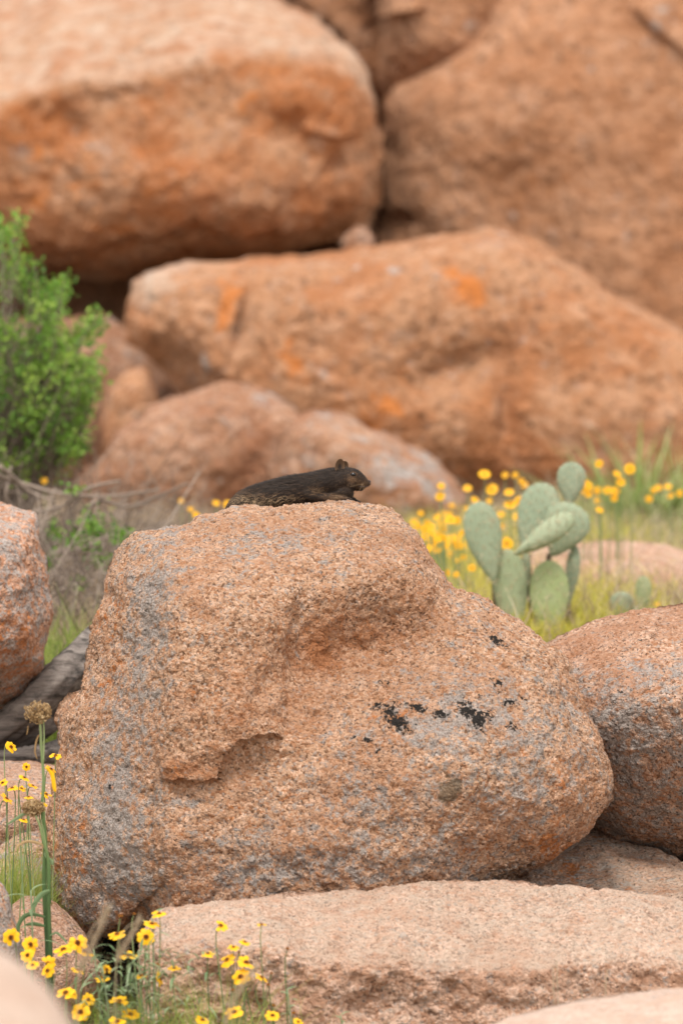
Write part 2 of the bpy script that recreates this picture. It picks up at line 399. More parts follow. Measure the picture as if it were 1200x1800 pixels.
# --- right boulder
def rel_right(px, py):
    r = top(px, py, [940, 1000, 1100, 1200, 1300], [1215, 1210, 1200, 1190, 1180], 1.6, 60, 10)
    return r + .12*sstep(1220, 1520, py) - .03*gauss(px, py, 1150, 1210, 90, 60)
def mk_right(px, py, v, nrm):
    g = .14*gauss(px, py, 1080, 1300, 100, 120) + .10*gauss(px, py, 1150, 1430, 120, 60) + .03
    top_ = gauss(px, py, 1100, 1100, 260, 60)
    return dict(grey=g-.2*top_, yellow=.25*gauss(px, py, 1110, 1230, 50, 40)+.3*gauss(px, py, 1150, 1370, 60, 60), black=.34*gauss(px, py, 1050, 1380, 60, 140),
                orange=-.02+0*px, rust=.1*fbm(v*8, 3, 4))
rock('boulder', 'rounded pink granite boulder touching the central boulder at the right edge', [(930, 1150), (955, 1135), (970, 1127), (988, 1114), (1030, 1096), (1090, 1079), (1150, 1069), (1200, 1064),
     (1300, 1062), (1420, 1090), (1500, 1200), (1510, 1360), (1430, 1480), (1310, 1512), (1200, 1512), (1150, 1504), (1108, 1494), (1068, 1474), (1020, 1440), (980, 1390), (940, 1280)],
     (1210, 1280), 10.38, .26, .4, 150, G_RIGHT, n=2.3, relief=rel_right, masks=mk_right, big=.008, bigs=5, med=.005, meds=18, fine=.0018, fines=60, grain=.0022, grains=110, seed=2)

def rel_wedge(px, py): return top(px, py, [880, 1000, 1100, 1320], [1640, 1650, 1660, 1660], 2.6, 20, 10)+.04*gauss(px, py, 1000, 1540, 60, 30)
rock('boulder', 'low wedge of granite with orange lichen under the right-hand boulder', [(880, 1565), (900, 1540), (935, 1522), (985, 1490), (1028, 1456), (1062, 1450), (1120, 1487), (1165, 1500), (1200, 1516),
     (1290, 1530), (1340, 1600), (1300, 1720), (1100, 1740), (900, 1720), (850, 1620)], (1080, 1600), 9.95, .05, .4, 90, G_RIGHT, n=2.6, relief=rel_wedge,
     masks=lambda px, py, v, n_: dict(grey=.02+0*px, orange=.26*gauss(px, py, 990, 1535, 60, 30)+.16*gauss(px, py, 1060, 1475, 50, 16)+.1*gauss(px, py, 1090, 1560, 60, 30), yellow=.15*gauss(px, py, 1060, 1500, 80, 40), pale=.32+0*px),
     big=.008, bigs=6, med=.004, meds=20, fine=.0015, fines=60, grain=.0016, grains=120, seed=3)

# --- slab
SX = [240, 300, 400, 480, 560, 700, 800, 1000, 1200, 1300]; SY = [1690, 1650, 1655, 1668, 1684, 1697, 1702, 1696, 1690, 1690]
def rel_slab(px, py):
    wob = 6*np.sin(px*.021+1) + 4*np.sin(px*.061)
    r = top(px, py-wob, SX, SY, 1.75, 9, 9.6)
    r = r + .011*fbm(np.stack([px*.018, py*.02, 0*px], 1), 3, 5)*sstep(1650, 1720, py)
    r = r + .03*gauss(px, py, 660, 1760, 60, 50)
    return r
def mk_slab(px, py, v, nrm):
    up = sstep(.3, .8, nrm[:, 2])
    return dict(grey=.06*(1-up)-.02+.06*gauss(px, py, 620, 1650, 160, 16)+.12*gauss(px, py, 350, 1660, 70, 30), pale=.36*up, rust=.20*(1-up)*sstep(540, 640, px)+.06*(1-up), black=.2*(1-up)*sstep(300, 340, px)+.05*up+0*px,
                orange=.10*gauss(px, py, 360, 1590, 40, 10)-.08)
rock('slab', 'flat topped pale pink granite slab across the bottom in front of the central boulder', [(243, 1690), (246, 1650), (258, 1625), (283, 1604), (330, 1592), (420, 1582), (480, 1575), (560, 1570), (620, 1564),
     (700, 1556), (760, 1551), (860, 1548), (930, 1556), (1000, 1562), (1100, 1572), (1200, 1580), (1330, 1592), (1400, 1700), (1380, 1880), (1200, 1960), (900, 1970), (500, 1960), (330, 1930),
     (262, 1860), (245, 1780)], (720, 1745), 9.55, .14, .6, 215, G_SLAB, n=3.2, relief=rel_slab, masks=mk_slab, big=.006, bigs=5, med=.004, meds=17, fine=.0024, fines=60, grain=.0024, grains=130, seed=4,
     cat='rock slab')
rock('rock', 'smooth pale rock in the bottom right corner', [(820, 1850), (835, 1815), (900, 1786), (1000, 1763), (1100, 1747), (1200, 1739), (1350, 1735), (1500, 1830), (1480, 2050), (1150, 2120), (880, 2050)],
     (1130, 1900), 8.5, .25, .4, 80, G_PALE, relief=lambda px, py: top(px, py, [800, 1400], [1850, 1850], 2.4, 30, 8.5), big=.006, bigs=4, med=.002, meds=20, fine=.001, fines=60, seed=5, cat='rock',
     masks=lambda px, py, v, n_: dict(pale=.12+0*px))
rock('rock', 'smooth pale rock strongly blurred in the bottom left corner', [(-420, 1900), (-300, 1700), (-100, 1640), (0, 1668), (45, 1698), (85, 1735), (112, 1770), (135, 1815), (170, 1950), (120, 2200), (-150, 2350), (-400, 2200)],
     (-120, 1980), 5.6, .3, .3, 70, G_PALE, relief=lambda px, py: top(px, py, [-400, 200], [1900, 1960], 2.0, 40, 5.6), big=.004, bigs=4, med=.001, meds=20, fine=0, seed=6, cat='rock',
     masks=lambda px, py, v, n_: dict(pale=.25+0*px, grey=-.3+0*px))

# --- left group
rock('boulder', 'granite boulder with orange lichen cut off by the left edge', [(-330, 1090), (-280, 940), (-120, 880), (0, 884), (30, 893), (60, 904), (67, 940), (79, 980), (87, 1040), (90, 1090), (80, 1140), (73, 1188),
     (52, 1214), (22, 1240), (0, 1254), (-100, 1290), (-260, 1250)], (-110, 1080), 11.0, .24, .35, 120, G_LEFT, relief=lambda px, py: top(px, py, [-300, 100], [960, 925], 2.0, 16, 11)+.15*sstep(1120, 1300, py),
     masks=lambda px, py, v, n_: dict(orange=.10+.07*gauss(px, py, 20, 1080, 60, 120), grey=.08+0*px, rust=.4*gauss(px, py, 10, 1110, 60, 90)+.15*sstep(1100, 1200, py)), big=.008, bigs=6, med=.006, meds=18,
     fine=.002, fines=60, grain=.002, grains=100, seed=7)
rock('rock', 'pale flat rock under the weathered log at the left edge', [(-170, 1440), (-120, 1350), (0, 1337), (60, 1336), (112, 1352), (150, 1400), (150, 1480), (60, 1530), (-80, 1530)], (0, 1430), 10.6, .12, .3, 50, G_SLAB,
     relief=lambda px, py: top(px, py, [-200, 200], [1420, 1420], 3, 14, 10.6), seed=8, med=.005, cat='rock', masks=lambda px, py, v, n_: dict(grey=.1+0*px))
rock('rock', 'shaded brown rock behind the tall dried stalk', [(-60, 1560), (0, 1490), (40, 1462), (100, 1460), (150, 1500), (150, 1600), (80, 1640), (-40, 1640)], (50, 1555), 10.35, .12, .2, 50, G_RIGHT, seed=9, med=.006, cat='rock',
     masks=lambda px, py, v, n_: dict(grey=.05+0*px, rust=.2+0*px), relief=lambda px, py: top(px, py, [-100, 200], [1540, 1560], 1.2, 14, 10.6))
rock('rock', 'pink rock at the foot of the central boulder beside the dried stalks', [(0, 1640), (18, 1598), (45, 1582), (90, 1592), (125, 1620), (150, 1660), (175, 1720), (150, 1790), (60, 1800), (0, 1740)], (80, 1690), 9.95, .12, .25, 60, G_SLAB,
     seed=10, med=.006, cat='rock', masks=lambda px, py, v, n_: dict(rust=.2+0*px, orange=.12*gauss(px, py, 105, 1630, 20, 20)), relief=lambda px, py: top(px, py, [0, 200], [1660, 1700], .9, 14, 10))
rock('rock', 'small grey rock with orange lichen at the lower left edge', [(-110, 1620), (-70, 1560), (-5, 1548), (12, 1580), (24, 1630), (34, 1690), (-40, 1730), (-110, 1700)], (-40, 1640), 9.6, .08, .15, 40, G_LEFT, seed=11, med=.004, cat='rock',
     masks=lambda px, py, v, n_: dict(grey=.2+0*px, orange=.25*gauss(px, py, 8, 1585, 14, 26)))

rock('rock', 'added stone with painted shade in the hole under the lower left of the central boulder', [(120, 1700), (140, 1640), (180, 1600), (240, 1570), (300, 1590), (330, 1700), (320, 1850), (130, 1850)], (225, 1710), 10.45, .05, .2, 30, G_LOW, seed=30, med=.008, cat='rock',
     masks=lambda px, py, v, n_: dict(moss_and_shade=.5+0*px, black=.5+0*px))  # moss and black tints paint the hole's shade onto this added stone

# --- background rocks
def mk_mid(px, py, v, nrm):
    o = .22*gauss(px, py, 400, 540, 28, 75, 15) + .16*gauss(px, py, 510, 640, 50, 45) + .20*gauss(px, py, 820, 510, 50, 60) + .10*gauss(px, py, 690, 660, 120, 100) + .14*gauss(px, py, 640, 740, 90, 40)
    s = sstep(1.6, 2.6, 1.0*vnoise(v*6, 9)+12*o)
    return dict(orange=o*1.75+.05*s, rust=.35*s*.8+.9*(o*2.2)+.35*fbm(v*3, 3, 7)+.10*sstep(640, 800, py), grey=.26*gauss(px, py, 270, 510, 50, 50)+.20*gauss(px, py, 870, 435, 40, 22)+.22*gauss(px, py, 360, 640, 60, 60)+.10*gauss(px, py, 600, 470, 200, 60)-.04,
                pale=.45*gauss(px, py, 270, 505, 40, 45)+.30*gauss(px, py, 870, 432, 36, 16)+.14*gauss(px, py, 620, 560, 160, 90)+.3*gauss(px, py, 330, 470, 110, 8), black=0*px)
def rel_mid(px, py):
    r = top(px, py, [220, 300, 500, 660, 850, 930, 1030, 1130, 1300], [500, 486, 470, 448, 424, 436, 488, 560, 650], 4.0, 5, 17)
    r = r + .15*(900-py)/1000 + .05*sstep(600, 760, py)*sstep(300, 500, px)*-1
    r = r + .10*gauss(px, py, 300, 640, 50, 50) + ledge(px, py, [200, 300, 420, 560], [600, 610, 700, 780], .05, 30, 80, 230, 420, 40) 
    r = r + .04*gauss(px, py, 890, 700, 18, 160, -8) - .04*gauss(px, py, 980, 560, 90, 80) + .03*gauss(px, py, 930, 560, 14, 90, 10)
    r = r + .03*gauss(px, py, 884, 740, 9, 50, 8) + .02*gauss(px, py, 760, 590, 9, 60, 22) + .015*gauss(px, py, 930, 515, 50, 9, 60) + .04*gauss(px, py, 425, 560, 9, 60, 12)
    r = r + .06*gauss(px, py, 800, 650, 90, 30, -20) - .04*gauss(px, py, 690, 560, 120, 90)
    return r
rock('boulder', 'long orange stained boulder lying across the middle behind the squirrel', [(220, 575), (225, 535), (234, 500), (250, 480), (285, 472), (350, 466), (440, 460), (560, 446), (660, 431), (740, 420), (800, 411), (850, 407), (890, 411),
     (930, 424), (980, 446), (1030, 477), (1080, 515), (1130, 545), (1200, 582), (1320, 640), (1420, 760), (1320, 890), (1000, 900), (850, 900), (780, 890), (680, 880), (560, 830), (450, 775), (380, 735),
     (335, 705), (318, 690), (300, 655), (270, 628), (238, 608), (222, 597)], (700, 660), 17.0, .45, .9, 150, G_FAR, n=3.0, relief=rel_mid, masks=mk_mid, big=.02, bigs=2.2, med=.012, meds=7, fine=.006, fines=24, seed=12)
def rel_ul(px, py):
    r = top(px, py, [-400, 0, 50, 100, 250, 380, 450, 560, 620, 660], [200, 172, 155, 138, 122, 100, 92, 104, 135, 190], 3.0, 8, 18.3)
    r = r + .08*sstep(400, 500, py) - .05*gauss(px, py, 300, 320, 200, 60)
    r = r + ledge(px, py, [-200, 100, 200, 340, 420, 520, 640], [420, 440, 440, 395, 420, 410, 360], .05, 12, 60, -100, 650, 30, 8*np.sin(px*.05))
    r = r + ledge(px, py, [520, 545, 600, 640], [228, 238, 250, 240], .04, 10, 50, 530, 625, 12) + .05*gauss(px, py, 585, 285, 30, 7, -50) - .04*gauss(px, py, 520, 180, 40, 26)
    r = r + .03*gauss(px, py, 130, 225, 60, 26, 30) + .035*gauss(px, py, 340, 408, 40, 5, -20)
    return r
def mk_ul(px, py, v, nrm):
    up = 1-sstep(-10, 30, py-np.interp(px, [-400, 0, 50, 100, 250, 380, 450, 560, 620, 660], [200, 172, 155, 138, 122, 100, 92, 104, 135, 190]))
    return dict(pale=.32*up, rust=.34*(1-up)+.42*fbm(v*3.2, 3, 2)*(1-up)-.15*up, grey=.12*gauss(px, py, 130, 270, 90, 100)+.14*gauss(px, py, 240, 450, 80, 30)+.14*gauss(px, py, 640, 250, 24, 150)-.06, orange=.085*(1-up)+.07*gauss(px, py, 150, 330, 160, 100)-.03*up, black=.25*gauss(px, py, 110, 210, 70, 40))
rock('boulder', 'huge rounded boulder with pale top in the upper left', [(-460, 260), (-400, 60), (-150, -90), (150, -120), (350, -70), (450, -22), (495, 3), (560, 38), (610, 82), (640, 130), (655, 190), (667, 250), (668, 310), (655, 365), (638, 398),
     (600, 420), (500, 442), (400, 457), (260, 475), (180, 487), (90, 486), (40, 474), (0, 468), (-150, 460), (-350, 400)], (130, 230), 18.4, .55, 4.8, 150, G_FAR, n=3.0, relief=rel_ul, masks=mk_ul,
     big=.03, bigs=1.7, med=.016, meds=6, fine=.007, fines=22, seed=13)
def rel_ur(px, py):
    r = .35*(500-py)/1000 + .12*gauss(px, py, 690, 400, 50, 45) + .06*gauss(px, py, 660, 300, 26, 200)
    r = r - .08*gauss(px, py, 950, 200, 200, 150) + .05*gauss(px, py, 900, 330, 60, 120, 30)
    return r + ledge(px, py, [1080, 1130, 1200, 1300], [0, 40, 100, 150], .05, 15, 100, 1100, 1400, 20)
rock('boulder', 'huge brown granite boulder filling the upper right', [(640, 450), (655, 400), (668, 330), (672, 250), (680, 185), (700, 152), (745, 128), (800, 92), (850, 42), (885, -10), (960, -100), (1250, -140), (1520, 60), (1560, 450), (1400, 700),
     (1150, 720), (900, 600), (720, 520)], (1000, 280), 19.3, .5, 1.0, 140, G_FAR2, n=3.0, relief=rel_ur, masks=lambda px, py, v, n_: dict(grey=.20*gauss(px, py, 1180, 50, 60, 60, 40)+.10*gauss(px, py, 930, 400, 60, 60)+.08*gauss(px, py, 1080, 380, 50, 120)-.02,
     orange=.12*gauss(px, py, 960, 300, 60, 60), rust=.14+.25*gauss(px, py, 900, 280, 150, 150)+.25*fbm(v*2.4, 3, 5), pale=.10*gauss(px, py, 1000, 180, 160, 140)), big=.03, bigs=1.6, med=.014, meds=5, fine=.007, fines=20, seed=14, cat='boulder')
rock('boulder', 'peach coloured block at the top edge behind the upper left boulder', [(480, -80), (500, 0), (560, 60), (620, 120), (665, 230), (690, 200), (684, 120), (672, 60), (668, 10), (672, -80), (580, -130)], (600, 40), 19.9, .25, .5, 50, G_FAR2,
     relief=lambda px, py: 0*px, big=.02, bigs=2, med=.012, meds=6, fine=.006, fines=20, seed=15)
rock('boulder', 'brown block above the slanting crack at the top edge', [(655, -80), (664, 0), (670, 60), (668, 130), (674, 200), (700, 225), (770, 200), (840, 150), (900, 60), (925, -60), (800, -140)], (770, 40), 19.42, .22, .5, 70, G_FAR2,
     relief=lambda px, py: ledge(px, py, [600, 670, 740, 800], [34, 36, 22, 10], .06, 8, 60, 672, 745, 14)+.10*sstep(60, 200, py), big=.02, bigs=2, med=.012, meds=6, fine=.006, fines=20, seed=16)
rock('rock', 'small pebble wedged between the upper left and middle boulders', [(598, 432), (608, 412), (626, 399), (645, 402), (657, 420), (655, 440), (625, 446)], (628, 424), 17.8, .05, .1, 18, G_LOW, seed=17, big=.004, med=.002, cat='rock', back=8)
rock('boulder', 'massive boulder added to block light at the back of the cave', [(-1100, 500), (-700, 0), (300, -80), (900, -60), (1500, 0), (1800, 500), (1500, 1000), (600, 1050), (-600, 1000), (-1000, 800)], (500, 480), 20.9, .5, 1.0, 50, G_FAR2, seed=18, back=8,
     masks=lambda px, py, v, n_: dict(rust=.3+0*px, grey=-.2+0*px))  # added to block light from behind so the cave gap stays dark
rock('rock', 'shaded brown rock in the gap left of the middle boulder', [(-500, 640), (-300, 575), (0, 562), (120, 558), (190, 560), (236, 590), (290, 640), (330, 720), (280, 860), (-100, 880), (-450, 800)], (0, 710), 17.9, .3, 4.5, 60, G_LOW, seed=19, med=.01, meds=8, cat='rock',
     masks=lambda px, py, v, n_: dict(rust=.3+0*px))
rock('rock', 'small pinkish rock in the gap left of the low ridge', [(180, 740), (192, 692), (214, 657), (243, 645), (262, 655), (272, 690), (284, 730), (290, 800), (190, 800)], (235, 725), 16.6, .12, .2, 36, G_FAR, seed=20, med=.008, meds=9, cat='rock')
def rel_low(px, py): return top(px, py, [150, 300, 400, 500, 600], [800, 722, 690, 722, 820], 2.5, 7, 16)
rock('boulder', 'low brown boulder directly behind the squirrel on the left', [(140, 860), (180, 800), (215, 762), (260, 730), (300, 706), (350, 685), (400, 674), (430, 680), (470, 689), (503, 706), (520, 725), (560, 760), (600, 820), (610, 900), (400, 960), (200, 940)],
     (390, 820), 16.0, .30, .4, 80, G_LOW, n=2.6, relief=rel_low, big=.02, bigs=3, med=.014, meds=8, fine=.005, fines=25, seed=21, masks=lambda px, py, v, n_: dict(rust=.26+.2*fbm(v*5, 2, 6), grey=-.1+.2*gauss(px, py, 480, 700, 40, 20), pale=.1*gauss(px, py, 400, 680, 100, 12)))
rock('boulder', 'sloping brown and grey boulder behind the squirrel head', [(470, 840), (505, 760), (528, 730), (552, 722), (585, 726), (640, 750), (700, 779), (750, 806), (790, 842), (815, 880), (800, 930), (600, 950), (490, 910)],
     (640, 850), 15.7, .25, .4, 70, G_LOW, n=2.4, relief=lambda px, py: top(px, py, [480, 550, 640, 750, 820], [770, 745, 790, 850, 900], 2.2, 9, 15.7), big=.02, bigs=3, med=.012, meds=8, fine=.004, fines=25, seed=22,
     masks=lambda px, py, v, n_: dict(rust=.22*gauss(px, py, 560, 800, 80, 80), grey=.30*gauss(px, py, 720, 830, 70, 40, 30), pale=.12*gauss(px, py, 680, 785, 90, 20, 28)))
rock('rock', 'flat pale pink rock behind the prickly pear', [(880, 1040), (905, 990), (940, 967), (1000, 953), (1080, 950), (1150, 955), (1200, 966), (1320, 990), (1380, 1060), (1300, 1120), (1000, 1120), (900, 1100)], (1110, 1035), 13.4, .25, .3, 60, G_SLAB,
     relief=lambda px, py: top(px, py, [880, 1350], [1010, 1015], 3, 10, 13), seed=23, med=.006, cat='rock', masks=lambda px, py, v, n_: dict(rust=.1*sstep(1000, 1060, py), pale=.1+0*px))

# ------------------------------------------------------------------ ground
def ground():
    xs = np.concatenate([-np.geomspace(900, 6, 26), np.linspace(-5, 5, 150), np.geomspace(6, 900, 26)])
    ys = np.concatenate([-np.geomspace(200, 1, 12), np.linspace(0, 8, 30), np.linspace(8.1, 22, 210), np.geomspace(23, 1500, 40)])
    X, Y = np.meshgrid(xs, ys, indexing='ij'); x, y = X.ravel(), Y.ravel()
    z = terrain(x, y)
    idx = np.arange(len(x)).reshape(X.shape)
    f = np.stack([idx[:-1, :-1], idx[1:, :-1], idx[1:, 1:], idx[:-1, 1:]], -1).reshape(-1, 4)
    me = mesh_from('ground', np.stack([x, y, z], 1), f)
    m, n, b, o = new_mat('soil')
    tc = N(n, 'ShaderNodeTexCoord').outputs['Object']
    c = ramp(n, noise(n, tc, 3.5, 8, .65), [(.3, (.13, .085, .05)), (.5, (.25, .18, .11)), (.7, (.36, .28, .19))])
    c = mix(n, thr(n, noise(n, tc, 90, 3), .5, .7), c, (.40, .32, .24))
    n.links.new(c, b.inputs['Base Color']); b.inputs['Roughness'].default_value = .95
    bp = N(n, 'ShaderNodeBump'); bp.inputs['Distance'].default_value = .01; n.links.new(noise(n, tc, 60, 6, .7), bp.inputs['Height']); n.links.new(bp.outputs[0], b.inputs['Normal'])
    tag(link('ground', me, m), 'dry stony soil between the boulders', None, None, 'structure')
ground()
# ------------------------------------------------------------------ PART2: mesh builders for plants
class MB:
    def __init__(s): s.v = []; s.f = []; s.a = []; s.n = 0
    def add(s, v, f, t=0.0):
        v = np.asarray(v, float); s.v.append(v); s.f.append(np.asarray(f)+s.n); s.n += len(v)
        s.a.append(np.broadcast_to(np.asarray(t, float), (len(v),)))
    def tube(s, pts, rad, sides=6, t=0.0, cap=True):
        pts = np.asarray(pts, float); m = len(pts); rad = np.broadcast_to(np.asarray(rad, float), (m,))
        tg = np.gradient(pts, axis=0); tg /= np.linalg.norm(tg, axis=1)[:, None]+1e-12
        ref = np.array((0.13, .97, .2)) if abs(tg[0][1]) < .8 else np.array((1., 0, 0))
        n1 = np.cross(tg, ref); n1 /= np.linalg.norm(n1, axis=1)[:, None]; n2 = np.cross(tg, n1)
        a = np.arange(sides)*2*np.pi/sides
        v = pts[:, None]+rad[:, None, None]*(np.cos(a)[None, :, None]*n1[:, None]+np.sin(a)[None, :, None]*n2[:, None])
        v = v.reshape(-1, 3); i = np.arange(m*sides).reshape(m, sides)
        f = np.stack([i[:-1], np.roll(i, -1, 1)[:-1], np.roll(i, -1, 1)[1:], i[1:]], -1).reshape(-1, 4)
        if cap:
            v = np.concatenate([v, pts[:1], pts[-1:]]); k = m*sides
            f = np.concatenate([f, np.stack([np.full(sides, k), np.roll(i[0], -1), i[0], i[0]], -1), np.stack([np.full(sides, k+1), i[-1], np.roll(i[-1], -1), np.roll(i[-1], -1)], -1)])
        s.add(v, f, t)
    def blades(s, p0, d, L, bend, w, segs=4, t=0.0, side=None, belly=.0):
        n = len(p0); L = np.broadcast_to(L, (n,)); w = np.broadcast_to(w, (n,)); t = np.broadcast_to(t, (n,))
        if side is None:
            an = rng.uniform(0, np.pi, n); side = np.stack([np.cos(an), np.sin(an), 0*an], 1)
        T = np.linspace(0, 1, segs+1)
        c = p0[:, None]+d[:, None]*(L[:, None]*T)[..., None]+bend[:, None]*(T**2)[None, :, None]*L[:, None, None]
        ww = w[:, None]*(np.sin(np.pi*(T*.93+.05))**.8 if belly else (1-T**1.6*.92))[None]
        v = np.stack([c-side[:, None]*ww[..., None]/2, c+side[:, None]*ww[..., None]/2], 2).reshape(-1, 3)
        b = np.arange(n)[:, None]*(segs+1)*2+np.arange(segs)[None]*2
        f = np.stack([b, b+1, b+3, b+2], -1).reshape(-1, 4)
        s.add(v, f, np.repeat(t, (segs+1)*2))
    def leaves(s, p, d, nrm, L, w, t=0.0, cup=.15):
        n = len(p); L = np.broadcast_to(L, (n,))[:, None]; w = np.broadcast_to(w, (n,))[:, None]
        sd = np.cross(d, nrm); sd /= np.linalg.norm(sd, axis=1)[:, None]+1e-9
        q = [p, p+d*L*.35+sd*w*.5+nrm*w*cup, p+d*L*.35-sd*w*.5+nrm*w*cup, p+d*L*.75+sd*w*.36, p+d*L*.75-sd*w*.36, p+d*L-nrm*w*cup]
        v = np.stack(q, 1).reshape(-1, 3); b = np.arange(n)*6
        f = np.concatenate([np.stack([b, b+1, b+2, b+2], -1), np.stack([b+1, b+3, b+4, b+2], -1), np.stack([b+3, b+5, b+4, b+4], -1)])
        s.add(v, f, np.repeat(np.broadcast_to(t, (n,)), 6))
    def build(s, name, mat, parent=None, org=None, smooth=True):
        v = np.concatenate(s.v); f = np.concatenate(s.f); a = np.concatenate(s.a)
        if org is None: org = np.array((v[:, 0].mean(), v[:, 1].mean(), v[:, 2].min())) if parent is None else np.zeros(3)
        if parent is not None: org = np.array(parent.location)
        tri = f[:, 2] == f[:, 3]
        me = mesh_from(name, v-org, f[~tri] if (~tri).any() else None, f[tri][:, :3] if tri.any() else None, {'tint': a}, smooth)
        return link(name, me, mat, parent, None if parent is not None else org)
def unit(v): return v/(np.linalg.norm(v, axis=-1, keepdims=True)+1e-12)
def smoothpath(pts, m=5):
    pts = np.asarray(pts, float); out = []; n = len(pts)
    for i in range(n-1):
        p0, p1, p2, p3 = pts[max(i-1, 0)], pts[i], pts[i+1], pts[min(i+2, n-1)]
        for t in np.linspace(0, 1, m, endpoint=False):
            out.append(.5*((2*p1)+(-p0+p2)*t+(2*p0-5*p1+4*p2-p3)*t*t+(-p0+3*p1-3*p2+p3)*t**3))
    out.append(pts[-1]); return np.array(out)
def PP(lst, d):
    """photo points (x, y[, extra distance]) -> path"""
    return np.array([P(q[0], q[1], d+(q[2] if len(q) > 2 else 0)) for q in lst])

def leafmat(name, stops, rough=.55, trans=.35, spec=.3, nscale=0):
    m, n, b, o = new_mat(name)
    c = ramp(n, attr(n, 'tint'), stops)
    if nscale:
        tc = N(n, 'ShaderNodeTexCoord').outputs['Object']
        c = mix(n, math_(n, 'MULTIPLY', thr(n, noise(n, tc, nscale, 4, .6), .35, .7), .5), c, tuple(.6*x for x in stops[-1][1][:3]))
    n.links.new(c, b.inputs['Base Color']); b.inputs['Roughness'].default_value = rough; b.inputs['Specular IOR Level'].default_value = spec
    if trans:
        t = N(n, 'ShaderNodeBsdfTranslucent'); n.links.new(c, t.inputs[0]); x = N(n, 'ShaderNodeMixShader'); x.inputs[0].default_value = trans
        n.links.new(b.outputs[0], x.inputs[1]); n.links.new(t.outputs[0], x.inputs[2]); n.links.new(x.outputs[0], o.inputs[0])
    return m
M_GREEN = leafmat('shrub_leaf', [(0, (.05, .13, .02)), (.5, (.15, .29, .035)), (1, (.34, .47, .09))])
M_GRASS = leafmat('grass_green', [(0, (.11, .19, .03)), (.5, (.30, .40, .08)), (1, (.50, .52, .16))])
M_LIME = leafmat('lime_ground_cover', [(0, (.34, .36, .05)), (.5, (.54, .50, .07)), (1, (.68, .58, .12))])
M_DRY = leafmat('dry_grass', [(0, (.24, .165, .11)), (.5, (.40, .31, .21)), (1, (.55, .46, .33))], trans=.25)
M_TWIG = leafmat('grey_twig', [(0, (.10, .075, .06)), (.6, (.24, .19, .155)), (1, (.36, .30, .25))], trans=0, rough=.9)
M_AGAVE = leafmat('sotol_leaf', [(0, (.18, .26, .06)), (.5, (.34, .42, .14)), (1, (.52, .54, .28))], trans=.2)
M_STALK = leafmat('green_stalk', [(0, (.025, .06, .022)), (.5, (.10, .17, .055)), (1, (.30, .36, .17))], trans=.1)
M_MILK = leafmat('grey_green_leaf', [(0, (.10, .17, .07)), (.5, (.20, .30, .15)), (1, (.36, .44, .28))], trans=.3)
M_SEED = leafmat('dried_seed_head', [(0, (.16, .09, .035)), (.5, (.40, .26, .12)), (1, (.60, .45, .26))], trans=.15, rough=.8)
M_PETAL = leafmat('yellow_petal', [(0, (.62, .17, .01)), (.35, (.88, .46, .008)), (1, (.93, .55, .012))], trans=.3)
M_PETALFAR = leafmat('yellow_petal_far', [(0, (.80, .36, .01)), (1, (.90, .50, .012))], trans=.3)
M_DISC = leafmat('flower_disc', [(0, (.07, .015, .008)), (.5, (.20, .055, .012)), (1, (.50, .24, .02))], trans=0, rough=.8)

# ------------------------------------------------------------------ weathered log
def logmat():
    m, n, b, o = new_mat('weathered_wood'); tc = N(n, 'ShaderNodeTexCoord').outputs['Object']
    mp = N(n, 'ShaderNodeMapping'); mp.inputs['Rotation'].default_value = (0, math.radians(42), 0); mp.inputs['Scale'].default_value = (1.5, 10, 14)
    n.links.new(tc, mp.inputs[0])
    c = ramp(n, noise(n, mp.outputs[0], 4, 7, .65, .3), [(.36, (.035, .03, .026)), (.52, (.17, .145, .13)), (.74, (.33, .295, .265))])
    n.links.new(c, b.inputs['Base Color']); b.inputs['Roughness'].default_value = .9
    bp = N(n, 'ShaderNodeBump'); bp.inputs['Distance'].default_value = .006; n.links.new(noise(n, mp.outputs[0], 5, 6, .7), bp.inputs['Height']); n.links.new(bp.outputs[0], b.inputs['Normal'])
    return m
M_LOG = logmat()
def limb(mb, path, rad, seed, sides=28):
    p = smoothpath(path, 14); r = np.interp(np.linspace(0, 1, len(p)), np.linspace(0, 1, len(rad)), rad)
    k0 = mb.n; mb.tube(p, r, sides); v = mb.v[-1]; m = len(p)
    ax = np.concatenate([np.repeat(p, sides, 0), p[:1], p[-1:]]); out_ = unit(v-ax); L = np.concatenate([np.repeat(np.arange(m), sides), [0, m-1]])/m
    q = np.stack([out_[:, 0]*2.2, out_[:, 1]*2.2, out_[:, 2]*2.2+L*1.2], 1)
    rr = np.linalg.norm(v-ax, axis=1)
    v += out_*(rr*(.30*fbm(q, 3, seed) - .28*np.clip(vnoise(q*np.array((1.6, 1.6, 1.6)), seed+4), 0, 1)))[:, None]
    mb.v[-1] = v
t = MB()
limb(t, PP([(215, 1085, .35), (165, 1132, .12), (120, 1178, 0), (75, 1222, -.03), (30, 1262, -.03), (-60, 1330, 0), (-150, 1380, 0)], 11.0), [.026, .034, .038, .036, .030, .034, .026], 3)
limb(t, PP([(120, 1178, .05), (118, 1215, .02), (80, 1262, 0), (30, 1300, 0), (-40, 1322, 0), (-120, 1350, .1)], 11.02), [.03, .034, .032, .026, .026, .02], 8)
limb(t, PP([(150, 1300, .2), (90, 1322, .05), (40, 1330, 0), (-60, 1345, 0)], 10.95), [.022, .02, .018, .018], 12)
tag(t.build('fallen_log', M_LOG), 'weathered grey split log lying behind the dried stalk at the left edge', 'log')

